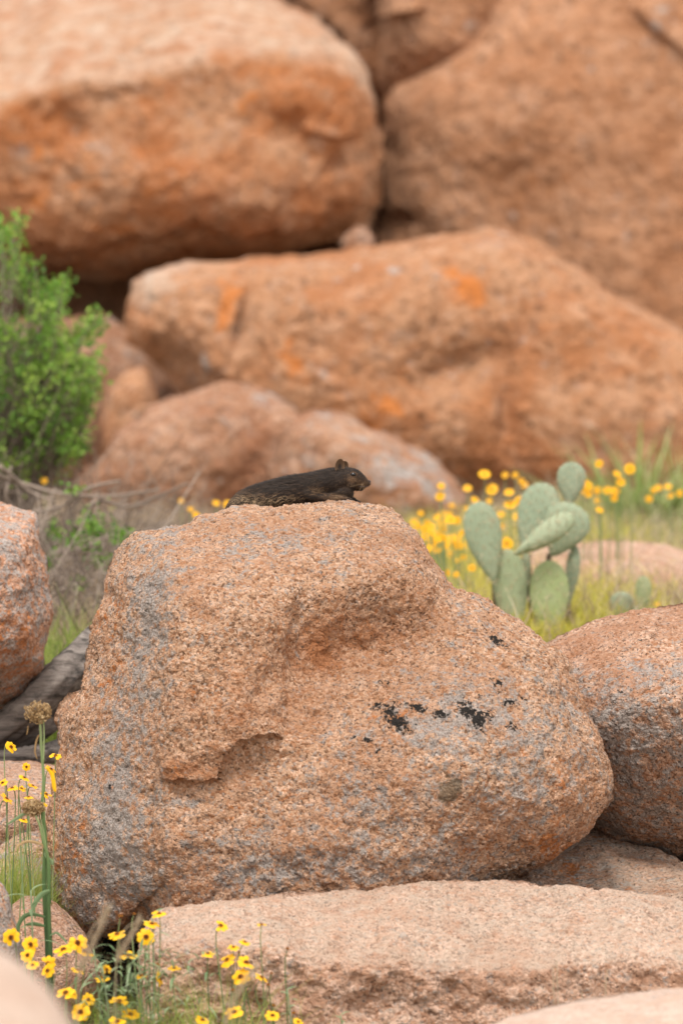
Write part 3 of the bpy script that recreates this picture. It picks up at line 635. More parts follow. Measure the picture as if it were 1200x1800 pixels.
# ------------------------------------------------------------------ shrub on the left
def shrub():
    root = empty('shrub', V(40, 1010, 13.6)); root.location.z = float(terrain(root.location.x, root.location.y)[0])
    tag(root, 'bright green leafy shrub in front of the dark cave on the left', 'shrub')
    base = np.array(root.location)
    br = MB(); lf = MB()
    blobs = [(60, 640, 75, 90, 60), (110, 615, 55, 50, 26), (20, 600, 60, 40, 22), (70, 740, 75, 55, 40), (0, 700, 80, 90, 34), (125, 700, 40, 60, 24), (80, 520, 26, 24, 14), (112, 505, 10, 16, 5), (172, 562, 10, 14, 6),
             (20, 470, 22, 20, 5), (60, 455, 32, 12, 4), (0, 400, 10, 26, 5), (28, 380, 12, 8, 4), (150, 650, 30, 30, 14), (130, 775, 30, 22, 14), (-80, 600, 80, 160, 50), (30, 800, 60, 20, 14)]
    hubs = [P(x, y, 13.6+z) for x, y, z in ((10, 900, 0), (60, 860, .05), (-40, 850, -.05), (90, 820, .1))]
    for h in hubs:
        br.tube(smoothpath([base+rng.normal(0, .02, 3), (base+h)/2+rng.normal(0, .03, 3), h], 6), np.linspace(.014, .008, 13), 6, .4)
    for (x, y, rx, ry, k) in blobs:
        for _ in range(int(k*1.4)):
            a = rng.uniform(0, 2*np.pi); r = math.sqrt(rng.uniform(0, 1))
            tip = P(x+rx*r*math.cos(a), y+ry*r*math.sin(a), 13.6+rng.normal(0, .13)); h = hubs[rng.integers(4)]
            mid = h*.45+tip*.55+rng.normal(0, .035, 3); path = smoothpath([h, mid, tip], 8)
            br.tube(path, np.linspace(.002, .0009, len(path)), 4, rng.uniform(.2, .8), cap=False)
            n = rng.integers(22, 34); q = rng.uniform(0, 1, n)**.7; L = .11+0*q
            dv = unit(tip-mid); pt = tip-dv*(1-q)[:, None]*rng.uniform(.05, .11)+rng.normal(0, .013, (n, 3))
            dr = unit(dv+rng.normal(0, .75, (n, 3))); nr = unit(rng.normal(0, .6, (n, 3))+np.array((0, -.3, .9)))
            lf.leaves(pt, dr, nr, rng.uniform(.008, .021, n), rng.uniform(.005, .011, n), np.clip(rng.normal(.5, .2)+rng.normal(0, .16, n), 0, 1))
    tag(lf.build('foliage', M_GREEN, root), kind='stuff'); br.build('branch', M_TWIG, root)
shrub()

# tangle of grey twigs with a few green leaves, behind the left of the central boulder
def brush():
    mb = MB(); lf = MB(); gr = MB()
    n = 800
    for i in range(n):
        d = rng.uniform(12.0, 14.2); x = rng.uniform(-120, 350); u = P(x, 1000, d); z0 = float(terrain(u[0], u[1])[0])
        p0 = np.array((u[0], u[1], z0)); h = rng.uniform(.08, .30)*(1 if x < 260 else .6)
        lean = rng.normal(0, .6, 3)*h; lean[2] = h
        p = smoothpath([p0, p0+lean*.4+rng.normal(0, .02, 3), p0+lean*.75+rng.normal(0, .03, 3), p0+lean+rng.normal(0, .04, 3)], 3)
        mb.tube(p, np.linspace(.0022, .0008, len(p))*rng.uniform(.6, 1.5), 3, rng.uniform(0, 1), cap=False)
    for a in ([(-20, 830), (40, 850), (110, 868), (200, 872), (280, 860)], [(0, 820), (20, 835), (50, 862), (90, 880)], [(90, 975), (140, 965), (200, 940), (230, 950)], [(140, 900), (180, 880), (230, 890), (330, 850)],
              [(10, 900), (12, 860), (20, 820)], [(60, 900), (110, 890), (150, 860), (210, 845)]):
        p = smoothpath(PP([(x, y, rng.normal(0, .05)) for x, y in a], 13.0), 6); mb.tube(p, np.linspace(.006, .0025, len(p)), 5, .7)
    for (x, y, rx, ry, k) in [(165, 925, 26, 26, 100), (212, 940, 14, 16, 60), (130, 950, 20, 12, 50), (98, 930, 8, 14, 26), (88, 985, 10, 14, 26), (140, 1030, 12, 12, 30), (185, 985, 30, 16, 40), (130, 860, 16, 8, 20)]:
        k = int(k*1.9); c = P(x+rng.normal(0, rx*.6, k), y+rng.normal(0, ry*.6, k), 12.6+rng.normal(0, .06, k))
        lf.leaves(c, unit(rng.normal(0, 1, (k, 3))), unit(rng.normal(0, .6, (k, 3))+np.array((0, 0, .8))), rng.uniform(.008, .016, k), rng.uniform(.005, .009, k), rng.uniform(0, .7, k))
    root = empty('dry_bush', V(150, 1100, 12.8)); root.location.z = float(terrain(root.location.x, root.location.y)[0])
    tag(root, 'tangled grey leafless bush with a few green leaves left of the central boulder', 'bush')
    tag(mb.build('twigs', M_TWIG, root), kind='stuff'); tag(lf.build('leaves', M_GREEN, root), kind='stuff')
brush()

def grass_patch(name, label, n, xr, dr, hr, mat, tint=(0, 1), w=.0022, lean=.35, cond=None, segs=3):
    x = rng.uniform(*xr, n); d = rng.uniform(*dr, n)
    if cond is not None: k = cond(x, d); x, d = x[k], d[k]
    u = P(x, 0*x+1000, d); z = terrain(u[:, 0], u[:, 1]); p0 = np.stack([u[:, 0], u[:, 1], z-.005], 1); n = len(p0)
    dv = unit(np.stack([rng.normal(0, lean, n), rng.normal(0, lean, n), np.ones(n)], 1)); bd = np.stack([rng.normal(0, lean, n), rng.normal(0, lean, n), -rng.uniform(0, .35, n)], 1)
    mb = MB(); mb.blades(p0, dv, rng.uniform(*hr, n), bd, rng.uniform(.6, 1.4, n)*w, segs, rng.uniform(*tint, n))
    return tag(mb.build(name, mat), label, None, None, 'stuff')
def limezone2(x, d): return rng.uniform(0, 1, len(x)) < gauss(x, d, 815, 12.9, 90, 1.2)
def limezone(x, d): return rng.uniform(0, 1, len(x)) < gauss(x, d, 830, 13.4, 190, 9)*1.3+.5*gauss(x, d, 1050, 13, 120, 3)
grass_patch('dry_grass', 'dry tan grass between the boulders', 26000, (-250, 1400), (11.6, 16.4), (.05, .17), M_DRY, w=.0030)
grass_patch('dry_grass', 'pale brown dead grass behind the left of the central boulder', 9000, (-100, 420), (11.6, 15.2), (.06, .20), M_DRY, tint=(0, .6), w=.0028, lean=.6)
grass_patch('ground_cover', 'yellow green feathery ground cover around the prickly pear', 36000, (640, 1300), (11.7, 15.8), (.05, .13), M_LIME, w=.0036, lean=.6, cond=limezone)
grass_patch('ground_cover', 'bright lime ground cover right behind the shoulder of the central boulder', 16000, (650, 960), (11.8, 14.4), (.05, .12), M_LIME, tint=(.4, 1), w=.0036, lean=.6, cond=limezone2)
grass_patch('grass', 'green grass tufts right of the prickly pear', 1300, (1000, 1350), (14.3, 15.8), (.06, .14), M_GRASS, w=.003, lean=.5)
grass_patch('grass', 'green grass clump beside the weathered log', 1400, (60, 160), (11.4, 11.9), (.14, .27), M_GRASS, w=.0025, lean=.3)
grass_patch('grass', 'feathery green grass at the left edge below the log', 3200, (-60, 62), (10.02, 10.16), (.18, .33), M_GRASS, tint=(.3, 1), w=.0020, lean=.22)

def sotol():
    root = empty('sotol', V(1130, 900, 15.3)); root.location.z = float(terrain(root.location.x, root.location.y)[0])
    tag(root, 'spiky green rosette plant against the boulder at the right edge', 'yucca'); b0 = np.array(root.location); mb = MB()
    for cx, n in ((0, 120), (.13, 90), (-.06, 40)):
        an = rng.uniform(-1.25, 1.25, n); el = rng.normal(0, .5, n)
        dv = unit(np.stack([np.sin(an), np.sin(el)*.6, np.cos(an)+.15], 1)); p0 = b0+np.array((cx, 0, 0))+rng.normal(0, .02, (n, 3))*np.array((1, 1, .2))
        mb.blades(p0, dv, rng.uniform(.22, .42, n), np.stack([np.sin(an)*.12, 0*an, -.12-.1*rng.uniform(0, 1, n)], 1), .011, 5, rng.uniform(0, 1, n))
    mb.build('blades', M_AGAVE, root)['kind'] = 'stuff'
    st = MB(); st.tube(smoothpath([b0-np.array((0, 0, .02)), b0+np.array((0, 0, .03)), b0+np.array((.01, 0, .06))], 3), np.linspace(.03, .012, 7), 8, .2); st.build('crown_base', M_AGAVE, root)
sotol()

# ------------------------------------------------------------------ prickly pear
def cactusmat():
    m, n, b, o = new_mat('prickly_pear_skin'); tc = N(n, 'ShaderNodeTexCoord').outputs['Object']
    c = ramp(n, attr(n, 'tint'), [(0, (.225, .285, .205)), (.5, (.26, .31, .19)), (1, (.275, .335, .13))])
    c = mix(n, math_(n, 'MULTIPLY', thr(n, noise(n, tc, 22, 4, .6), .4, .7), .35), c, (.33, .35, .24))
    c = mix(n, math_(n, 'MULTIPLY', thr(n, noise(n, tc, 34, 6, .75), .56, .66), .55), c, (.27, .22, .13))
    v = N(n, 'ShaderNodeTexVoronoi'); v.inputs['Scale'].default_value = 60; n.links.new(tc, v.inputs['Vector'])
    c = mix(n, math_(n, 'MULTIPLY', math_(n, 'SUBTRACT', 1, thr(n, v.outputs['Distance'], .12, .25)), .32), c, (.14, .15, .08))
    n.links.new(c, b.inputs['Base Color']); b.inputs['Roughness'].default_value = .6; b.inputs['Specular IOR Level'].default_value = .3
    return m
M_CACT = cactusmat(); M_SPINE = leafmat('cactus_spine', [(0, (.30, .20, .10)), (1, (.60, .52, .36))], trans=0)
M_BARK = leafmat('cactus_trunk', [(0, (.10, .07, .05)), (1, (.22, .16, .11))], trans=0, rough=.9, nscale=40)
def pad(root, base, top_, wpx, d, yaw=0, tilt=0, thick=.010, t=.3, dz=0.0):
    b0, t0 = P(*base, d+dz), P(*top_, d+dz); ax = t0-b0; L = np.linalg.norm(ax); ax /= L; W = wpx/10000*d/2
    fw = unit(np.cross(ax, np.array((1., 0, 0)))); fw = fw if fw[1] > 0 else -fw; rt = unit(np.cross(ax, fw))
    cy, sy = math.cos(math.radians(yaw)), math.sin(math.radians(yaw)); rt, fw = rt*cy+fw*sy, -rt*sy+fw*cy
    nu, nv = 28, 15; u = np.linspace(0, 2*np.pi, nu, endpoint=False); r = np.sin(np.linspace(0, np.pi/2, nv))
    vs = []; pts_surf = []
    for sgn in (1, -1):
        for rr in (r if sgn == 1 else r[:-1]):
            y = rr*np.cos(u); x = rr*np.sin(u); wsc = .70+.36*y-.10*y*y+.04
            th = thick*math.sqrt(max(0, 1-rr**2.6))
            vs.append(b0+ax*(L*(.5+.5*y))[:, None]+rt*(W*x*wsc/.80)[:, None]-fw*(sgn*th*(.8+.2*(1-y)))[:, None]+fw*(.02*L*(x*x))[:, None])
    v = np.concatenate(vs); i = np.arange(len(v)).reshape(-1, nu)
    A = i[:nv]; B = i[nv:][::-1]; seq = np.concatenate([A, B])
    f = np.stack([seq[:-1], np.roll(seq, -1, 1)[:-1], np.roll(seq, -1, 1)[1:], seq[1:]], -1).reshape(-1, 4)
    mb = MB(); mb.add(v, f, t); o = mb.build('pad', M_CACT, root)
    sp = MB()
    for rr in (.25, .5, .75, .97):
        k = max(4, int(22*rr))
        for a in np.arange(k)*2*np.pi/k+rr*3:
            y = rr*math.cos(a); x = rr*math.sin(a); wsc = .74+.36*y-.10*y*y
            th = thick*math.sqrt(max(0, 1-rr**2.6)); c = b0+ax*L*(.5+.5*y)+rt*W*x*wsc/.80-fw*th
            dirs = unit(-fw*.8+rng.normal(0, .6, (3, 3))+(ax*y+rt*x)*rr*.9); sp.blades(np.repeat(c[None], 3, 0), dirs, rng.uniform(.008, .020, 3), np.zeros((3, 3)), .0015, 1, 1.0)
            dd = unit(rng.normal(0, 1, (3, 3))); sp.leaves(c+dd*.0005, dd, unit(rng.normal(0, 1, (3, 3))), .0022, .0022, .3)
    s_ = sp.build('spines', M_SPINE, root); s_.parent = o; s_['kind'] = 'stuff'
    return o
c1 = empty('prickly_pear', V(930, 1135, 12.3)); c1.location.z = float(terrain(c1.location.x, c1.location.y)[0])
tag(c1, 'large grey green prickly pear with many pads behind the dip between two boulders', 'cactus')
Z = 12.3
pad(c1, (905, 1135), (890, 965), 62, Z, 10, t=.55); pad(c1, (868, 1025), (838, 882), 68, Z, -12, t=.25, dz=-.01)
pad(c1, (918, 968), (962, 850), 74, Z, 15, t=.2, dz=.05); pad(c1, (1000, 890), (1005, 812), 52, Z, 10, t=.1, dz=.05)
pad(c1, (970, 978), (1010, 886), 84, Z, 8, t=.25, dz=.02, thick=.012); pad(c1, (904, 976), (1008, 905), 44, Z, 20, t=.4, dz=-.05, thick=.014)
pad(c1, (965, 1140), (964, 985), 70, Z, 5, t=.85, dz=-.02); pad(c1, (998, 1065), (1010, 958), 26, Z, 30, t=.15, dz=.03); pad(c1, (921, 1045), (924, 970), 18, Z, 40, t=.2, dz=.04)
pad(c1, (880, 1150), (892, 1090), 50, Z, 0, t=.4, dz=.03); pad(c1, (990, 1160), (985, 1100), 50, Z, 0, t=.5, dz=.03)
tb = MB()
for q, r in (([(936, 1110), (934, 1060), (928, 1010), (926, 975)], .008), ([(868, 1150), (872, 1090), (869, 1050), (868, 1020)], .006), ([(1003, 1130), (1000, 1090), (998, 1058)], .006), ([(963, 996), (964, 985), (966, 972)], .007)):
    tb.tube(smoothpath(PP(q, Z+.05), 4), r, 7, .3)
tb.build('trunk', M_BARK, c1)
c2 = empty('prickly_pear', V(1110, 1110, 12.5)); c2.location.z = float(terrain(c2.location.x, c2.location.y)[0])
tag(c2, 'small prickly pear peeking over the right boulder beside the flat pink rock', 'cactus')
pad(c2, (1128, 1085), (1130, 1012), 30, 12.5, 20, t=.7); pad(c2, (1098, 1100), (1088, 1040), 44, 12.5, 10, t=.1, dz=.03); pad(c2, (1118, 1120), (1116, 1065), 46, 12.5, 0, t=.4, dz=.05)

# ------------------------------------------------------------------ flowers
def petal_mesh(k):
    """one ray: notched tip, slight droop; lies along +X, length 1"""
    xs = [0.12, .35, .6, .82, 1.0]; ws = [.07, .17, .26, .30, .22]; v = []; f = []; a = []
    droop = (.03, .16, -.08)[k]
    for x, w_ in zip(xs, ws):
        for j in (-1, -.5, 0, .5, 1):
            z = -droop*x*x*1.2-.05*abs(j)*x+.035*(1 if j in (-.5, .5) else 0)
            xx = x+(.0 if x < 1 else (.05 if j == 0 else (-.04 if abs(j) == .5 else .0)-.07*(abs(j) == 1)))
            v.append((xx, j*w_, z)); a.append(min(1, x*1.1))
    for i in range(4):
        for j in range(4):
            b = i*5+j; f.append((b, b+1, b+6, b+5))
    return mesh_from('petal', np.array(v), np.array(f), None, {'tint': a})
PET = [petal_mesh(k) for k in range(3)]
for q in PET: q.materials.append(M_PETAL)
def disc_mesh(tall=1.0):
    mb = MB()
    for r, z, k, t in ((0, .13, 1, .2), (.08, .12, 7, .35), (.15, .09, 12, .6), (.21, .04, 16, .95), (.235, -.02, 18, .5)):
        for a in np.arange(k)*2*np.pi/k+r*9:
            c = np.array((r*math.cos(a), r*math.sin(a), z*tall)); s_ = .042
            mb.add(c+s_*np.array([(1, 0, 0), (0, 1, 0), (-1, 0, 0), (0, -1, 0), (0, 0, 1.7), (0, 0, -1)]), [(0, 1, 4, 4), (1, 2, 4, 4), (2, 3, 4, 4), (3, 0, 4, 4), (1, 0, 5, 5), (2, 1, 5, 5), (3, 2, 5, 5), (0, 3, 5, 5)], np.clip(t+random.uniform(-.2, .2), 0, 1))
    mb.tube([(0, 0, -.16), (0, 0, -.10), (0, 0, -.02), (0, 0, .05*tall), (0, 0, .10*tall)], [.05, .14, .21, .19, .10], 12, .15)
    v = np.concatenate(mb.v); f = np.concatenate(mb.f); tri = f[:, 2] == f[:, 3]
    return mesh_from('disc', v, f[~tri], f[tri][:, :3], {'tint': np.concatenate(mb.a)}, True)
DISC = disc_mesh(); DISC.materials.append(M_DISC)
DISC2 = disc_mesh(1.9); DISC2.materials.append(M_DISC)
def ringpetals():
    v = []; f = []; a = []
    for k in range(8):
        an = k*math.pi/4; c, s_ = math.cos(an), math.sin(an); b = len(v)
        for x, y in ((.12, 0), (.55, .27), (.95, .30), (1.0, 0), (.95, -.30), (.55, -.27)):
            v.append((x*c-y*s_, x*s_+y*c, -.06*x)); a.append(x)
        f += [(b, b+5, b+4, b+3), (b, b+3, b+2, b+1)]
    return mesh_from('petals', np.array(v), np.array(f), None, {'tint': a})
M_DISCFAR = leafmat('flower_disc_orange', [(0, (.42, .16, .012)), (1, (.70, .34, .02))], trans=0, rough=.8)
FDISC = DISC.copy(); FDISC.materials.clear(); FDISC.materials.append(M_DISCFAR)
FARP = ringpetals(); FARP.materials.append(M_PETALFAR)
def face_rot(tilt, side, spin=0):
    """disc axis: tilt degrees from straight up towards the camera, side degrees to the right"""
    t_, s_ = math.radians(tilt), math.radians(side)
    n_ = Vector((math.sin(s_)*1.0, -math.sin(t_)*math.cos(s_), math.cos(t_)*math.cos(s_))).normalized()
    return (n_.to_track_quat('Z', 'Y').to_matrix().to_4x4() @ Matrix.Rotation(spin, 4, 'Z'))
def flower(px, py, d, size, tilt, side, label, group, n=8, gone=0, head=False, basepx=None, based=None):
    c = P(px, py, d); bx = P(px+(basepx if basepx is not None else random.uniform(-25, 25)), py, d+(based if based else random.uniform(-.04, .04)))
    z = float(terrain(bx[0], bx[1])[0]); root = empty('coreopsis_seed_head' if head else 'coreopsis', (bx[0], bx[1], z))
    tag(root, label, 'seed head' if head else 'flower', group)
    tilt = tilt-14 if tilt < 52 else tilt
    M = face_rot(tilt+random.uniform(-4, 4), side, random.uniform(0, 6)); ax = np.array((M.to_3x3() @ Vector((0, 0, 1))))
    r = size/2/10000*d; e = c-ax*r*.15
    st = MB(); st.tube(smoothpath([np.array((bx[0], bx[1], z-.01)), np.array((bx[0]*.6+e[0]*.4, bx[1], z+(e[2]-z)*.5))+np.array((random.uniform(-.008, .008), 0, 0)), e-ax*.02-np.array((0, 0, .01)), e], 5), np.linspace(.0013, .0008, 16), 5, random.uniform(.4, 1), cap=False)
    st.build('stem', M_STALK, root)
    ml = Matrix.Translation(Vector(c)-root.location) @ M
    do = link('disc', DISC2 if head else DISC, None, root); do.matrix_local = ml @ Matrix.Diagonal((r*(1.9 if head else 1.25),)*3+(1,))
    if not head:
        for k in range(n-gone):
            p = link('petal', PET[random.choice((0, 0, 1, 1, 2))], None, root)
            p.matrix_local = ml @ Matrix.Rotation(k*2*math.pi/n+random.uniform(-.09, .09), 4, 'Z') @ Matrix.Rotation(random.uniform(-.12, .12), 4, 'Y') @ Matrix.Diagonal((r*random.uniform(.9, 1.05), r*random.uniform(.95, 1.15), r, 1))
    return root
def farflower(px, py, d, size, label, group):
    c = P(px, py, d); z = float(terrain(c[0], c[1])[0]); root = empty('coreopsis', (c[0], c[1], min(z, c[2]-.02))); tag(root, label, 'flower', group)
    M = face_rot(random.uniform(35, 80), random.uniform(-25, 25)); r = size/2/10000*d
    ml = Matrix.Translation(Vector(c)-root.location) @ M
    p = link('petals', FARP, None, root); p.matrix_local = ml @ Matrix.Diagonal((r, r, r, 1))
    q = link('disc', FDISC, None, root); q.matrix_local = ml @ Matrix.Diagonal((r*.8,)*3+(1,))
    st = MB(); st.tube([np.array(root.location), (np.array(root.location)+c)/2+np.array((.006, 0, 0)), c-np.array((0, 0, .003))], .0011, 4, .8, cap=False); st.build('stem', M_STALK, root)
GF = 'yellow coreopsis flowers in front of the boulders'
D1 = 9.3
FL = [  # px, py, distance, size, tilt, side, label
 (20, 1313, 9.9, 22, 55, 35, 'yellow flower left of the upper dried seed head, highest at the left edge'),
 (98, 1328, 9.95, 20, 40, 10, 'yellow flower right of the tall stalk below the upper seed head'),
 (47, 1348, 9.9, 15, 70, 0, 'small yellow flower left of the tall stalk, just below the weathered log'),
 (5, 1376, 9.9, 18, 50, -20, 'half hidden yellow flower cut by the left edge above the feathery grass'),
 (43, 1367, 9.85, 18, 35, 20, 'upper yellow flower of the four packed left of the stalk'),
 (22, 1385, 9.9, 20, 30, -10, 'leftmost yellow flower of the four packed left of the stalk'),
 (38, 1386, 9.92, 18, 35, 15, 'middle yellow flower of the four packed left of the stalk'),
 (58, 1381, 9.86, 18, 28, 25, 'yellow flower of the packed four that is nearest the stalk'),
 (90, 1352, 9.95, 20, 25, 30, 'yellow flower touching the central boulder right of the stalk'),
 (82, 1396, 9.95, 18, 30, 20, 'yellow flower right of the stalk at the height of the lower seed head'),
 (12, 1404, 9.85, 24, 22, 30, 'wide flat yellow flower left of the lower seed head near the edge'),
 (51, 1401, 9.8, 16, 25, 0, 'yellow flower directly above the lower dried seed head'),
 (77, 1419, 9.85, 16, 70, 20, 'small yellow flower right of the lower dried seed head'),
 (42, 1441, 9.85, 17, 30, 20, 'yellow flower just under the lower dried seed head'),
 (20, 1648, D1, 29, 75, -10, 'large yellow flower facing the camera at the left edge above the blurred rock'),
 (54, 1660, D1, 29, 62, 15, 'yellow flower facing the camera, second from the left edge above the blurred rock'),
 (49, 1679, D1-.02, 25, 60, -10, 'yellow flower tucked under another one at the edge of the blurred rock'),
 (112, 1669, D1+.05, 30, 40, -15, 'wide yellow flower right of the foot of the tall stalk'),
 (137, 1657, D1, 30, 58, 10, 'round yellow flower with clear dark centre right of the tall stalk'),
 (152, 1675, D1, 28, 15, 10, 'yellow flower seen edge on under the round one right of the stalk'),
 (85, 1694, D1, 26, 70, 20, 'yellow flower at the foot of the tall stalk turned to the right'),
 (84, 1706, D1-.03, 24, 70, -30, 'lower of two overlapping yellow flowers at the foot of the stalk'),
 (58, 1696, 9.1, 22, 50, 0, 'soft yellow flower half behind the blurred corner rock'),
 (137, 1706, D1, 26, 10, 5, 'yellow flower seen from the side with its petals level over dark twigs'),
 (116, 1745, 9.15, 30, 45, -10, 'yellow flower beside the blurred corner rock with a brown raised centre'),
 (129, 1747, 9.18, 22, 50, 30, 'yellow flower pressed against its neighbour beside the blurred corner rock'),
 (142, 1779, 9.15, 30, 60, -10, 'yellow flower low beside the blurred corner rock near the bottom edge'),
 (181, 1719, D1, 26, 30, -10, 'yellow flower low among grey leaves below the dark gap'),
 (188, 1704, D1+.03, 18, 60, 30, 'small yellow flower above the grass below the dark gap'),
 (206, 1642, D1, 30, 25, -12, 'yellow flower left of the dark gap with a brown raised centre'),
 (227, 1681, D1, 31, 28, 12, 'yellow flower in front of the dark gap with a dark orange centre'),
 (257, 1647, D1, 28, 72, 12, 'yellow flower facing the camera at the left end of the slab'),
 (267, 1624, D1+.02, 26, 32, 10, 'yellow flower at the upper left corner of the slab'),
 (280, 1606, D1+.02, 24, 28, -5, 'topmost yellow flower between the central boulder and the slab'),
 (248, 1715, D1, 22, 32, 5, 'yellow flower below the dark gap in front of the slab end'),
 (306, 1702, D1, 22, 26, 5, 'small yellow flower in front of the slab left of the green tuft'),
 (282, 1720, D1, 28, 65, 65, 'yellow flower turned sideways in front of the slab end'),
 (156, 1757, 9.2, 24, 55, 20, 'half open yellow flower among the grass near the bottom left'),
 (210, 1760, 9.2, 31, 38, 0, 'yellow flower with rusty centre among the grass near the bottom edge'),
 (230, 1783, 9.2, 31, 40, 5, 'yellow flower among the grass lower right of the rusty centred one'),
 (207, 1796, 9.15, 30, 40, -5, 'yellow flower cut by the bottom edge left of the green tuft'),
 (388, 1627, D1, 28, 38, 28, 'yellow flower on the slab top, tilted to the right'),
 (460, 1625, D1, 17, 20, 0, 'small rounded yellow flower alone on the slab top, farthest right up there'),
 (410, 1665, D1, 22, 32, 5, 'yellow flower just under the slab edge left of its highest neighbour'),
 (430, 1656, D1, 21, 30, 20, 'small yellow flower highest in the cluster in front of the slab'),
 (366, 1676, D1, 22, 28, 0, 'yellow flower on its own left of the cluster in front of the slab'),
 (399, 1687, D1, 30, 40, -22, 'yellow flower at the left of the cluster in front of the slab'),
 (433, 1692, D1-.02, 31, 45, 16, 'big yellow flower at the right of the cluster in front of the slab'),
 (423, 1717, D1-.03, 31, 55, -18, 'lowest big yellow flower of the cluster in front of the slab'),
 (460, 1718, D1, 24, 30, 32, 'drooping yellow flower right of the cluster in front of the slab'),
 (412, 1779, 9.2, 28, 50, -5, 'yellow flower low under the cluster in front of the slab'),
 (356, 1793, 9.2, 23, 40, 10, 'yellow flower at the bottom edge above the green tuft roots'),
 (479, 1785, 9.2, 26, 50, 0, 'yellow flower at the bottom edge below the dark round seed head'),
 (524, 1796, 9.2, 18, 45, 20, 'rightmost yellow flower at the bottom edge of the slab')]
for q in FL: flower(q[0], q[1], q[2], q[3]*random.uniform(1.03, 1.2), q[4], q[5]+random.uniform(-8, 8), q[6], GF, gone=random.choice((0, 0, 0, 1, 1, 2)))
GH = 'spent coreopsis heads'
for x, y, s_, l in ((212, 1611, 15, 'rusty spent flower head against the lower edge of the central boulder'), (236, 1607, 11, 'brown bud on a long stem in front of the central boulder'), (258, 1669, 11, 'dark seed head on the left end of the slab'),
                    (277, 1696, 12, 'dark round seed head in front of the slab end'), (192, 1761, 13, 'dark seed head among the grass near the bottom left'), (410, 1741, 14, 'brown seed head under the flower cluster of the slab'),
                    (471, 1731, 12, 'dark seed head right of the flower cluster in front of the slab'), (481, 1768, 13, 'dark round seed head above a flower at the bottom edge'), (477, 1711, 10, 'rusty small seed head right of the drooping flower'),
                    (516, 1781, 13, 'rightmost dark seed head near the bottom edge'), (505, 1668, 12, 'reddish seed head alone in front of the slab front'), (420, 1674, 10, 'dark seed head inside the flower cluster of the slab')):
    flower(x, y, D1, s_*1.1, 20, 10, l, GH, head=True)
# out of focus flowers behind
GB = 'yellow flowers in the meadow behind the boulders'
one = [(851, 833, 22, 'yellow flower highest in the meadow left of the prickly pear'), (821, 858, 16, 'yellow flower left of and below the highest meadow flower'), (864, 860, 22, 'yellow flower directly right of and below the highest meadow flower'),
       (773, 872, 18, 'yellow flower in front of the grey end of the sloping boulder'), (775, 854, 14, 'faint yellow flower above another by the sloping boulder'), (894, 865, 18, 'upper yellow flower of the trio left of the tallest cactus pads'),
       (896, 886, 22, 'lower yellow flower of the trio left of the tallest cactus pads'), (912, 880, 17, 'yellow flower of the trio that touches the back cactus pad'), (890, 955, 24, 'yellow flower between the leftmost pad and the folded pads'),
       (835, 879, 17, 'yellow flower just above the leftmost cactus pad'), (1052, 815, 15, 'yellow flower right of the top cactus pad in front of spiky leaves'), (1106, 824, 20, 'yellow flower highest on the right in front of the spiky plant'),
       (1084, 833, 15, 'faint yellow flower left of the highest one by the spiky plant'), (1090, 847, 17, 'yellow flower below the highest one by the spiky plant'), (1053, 896, 14, 'yellow flower low and alone right of the folded cactus pads'),
       (1154, 1062, 14, 'yellow flower just above the right boulder beside the small cactus'), (908, 984, 13, 'small orange flower under the folded cactus pads'), (400, 886, 16, 'yellow flower touching the rump of the squirrel'),
       (380, 884, 13, 'yellow flower left of the squirrel rump'), (345, 905, 14, 'faint yellow flower over the left shoulder of the central boulder')]
for x, y, s_, l in one: farflower(x, y, 13.0 if y < 950 else 12.6, s_, l, GB)
Lr = 'small yellow flower in the row right of the top cactus pad'
for x, y, s_ in ((1033, 854, 18), (1033, 867, 16), (1050, 862, 15), (1067, 862, 15), (1081, 863, 16), (1079, 875, 14), (1025, 845, 12), (1020, 862, 12)): farflower(x, y, 13.3, s_, Lr, 'flower row right of the top cactus pad')
Lq = 'small blurred yellow flower far right under the spiky plant'
for x, y, s_ in ((1156, 857, 14), (1173, 855, 14), (1194, 867, 13), (1140, 877, 13), (1177, 871, 12), (1148, 862, 11)): farflower(x, y, 13.8, s_, Lq, 'flowers far right under the spiky plant')
Lp = 'small yellow flower in the dense patch between the central boulder and the leftmost cactus pad'
pts = [(792, 913, 20), (727, 917, 16), (783, 950, 18), (800, 952, 18), (810, 988, 17), (798, 1001, 15), (829, 998, 15), (826, 1025, 13), (778, 930, 14), (765, 940, 16), (758, 925, 14)]
while len(pts) < 74:
    x = random.gauss(770, 32); y = random.gauss(945, 30)
    if 722 < x < 842 and 885 < y < 1015 and y < 900+(x-700)*1.25+20: pts.append((x, y, random.uniform(9, 16)))
for x, y, s_ in pts: farflower(x, y, random.uniform(12.3, 14.2), s_, Lp, 'dense flower patch left of the prickly pear')
Lm = 'faint yellow flower in the loose scatter behind the prickly pear'
for x, y, s_ in ((887, 835, 12), (921, 852, 13), (927, 875, 13), (908, 908, 15), (879, 904, 15), (905, 835, 11), (935, 862, 12), (870, 915, 12), (1050, 880, 12), (860, 880, 12), (880, 925, 12), (915, 845, 11)): farflower(x, y, 13.6, s_, Lm, 'loose scatter behind the prickly pear')
Ls = 'faint yellow flower in the dry grass left of the squirrel'
for x, y, s_ in ((318, 880, 10), (78, 845, 12), (335, 895, 10)): farflower(x, y, 13.4, s_, Ls, 'flowers in the dry grass left of the squirrel')

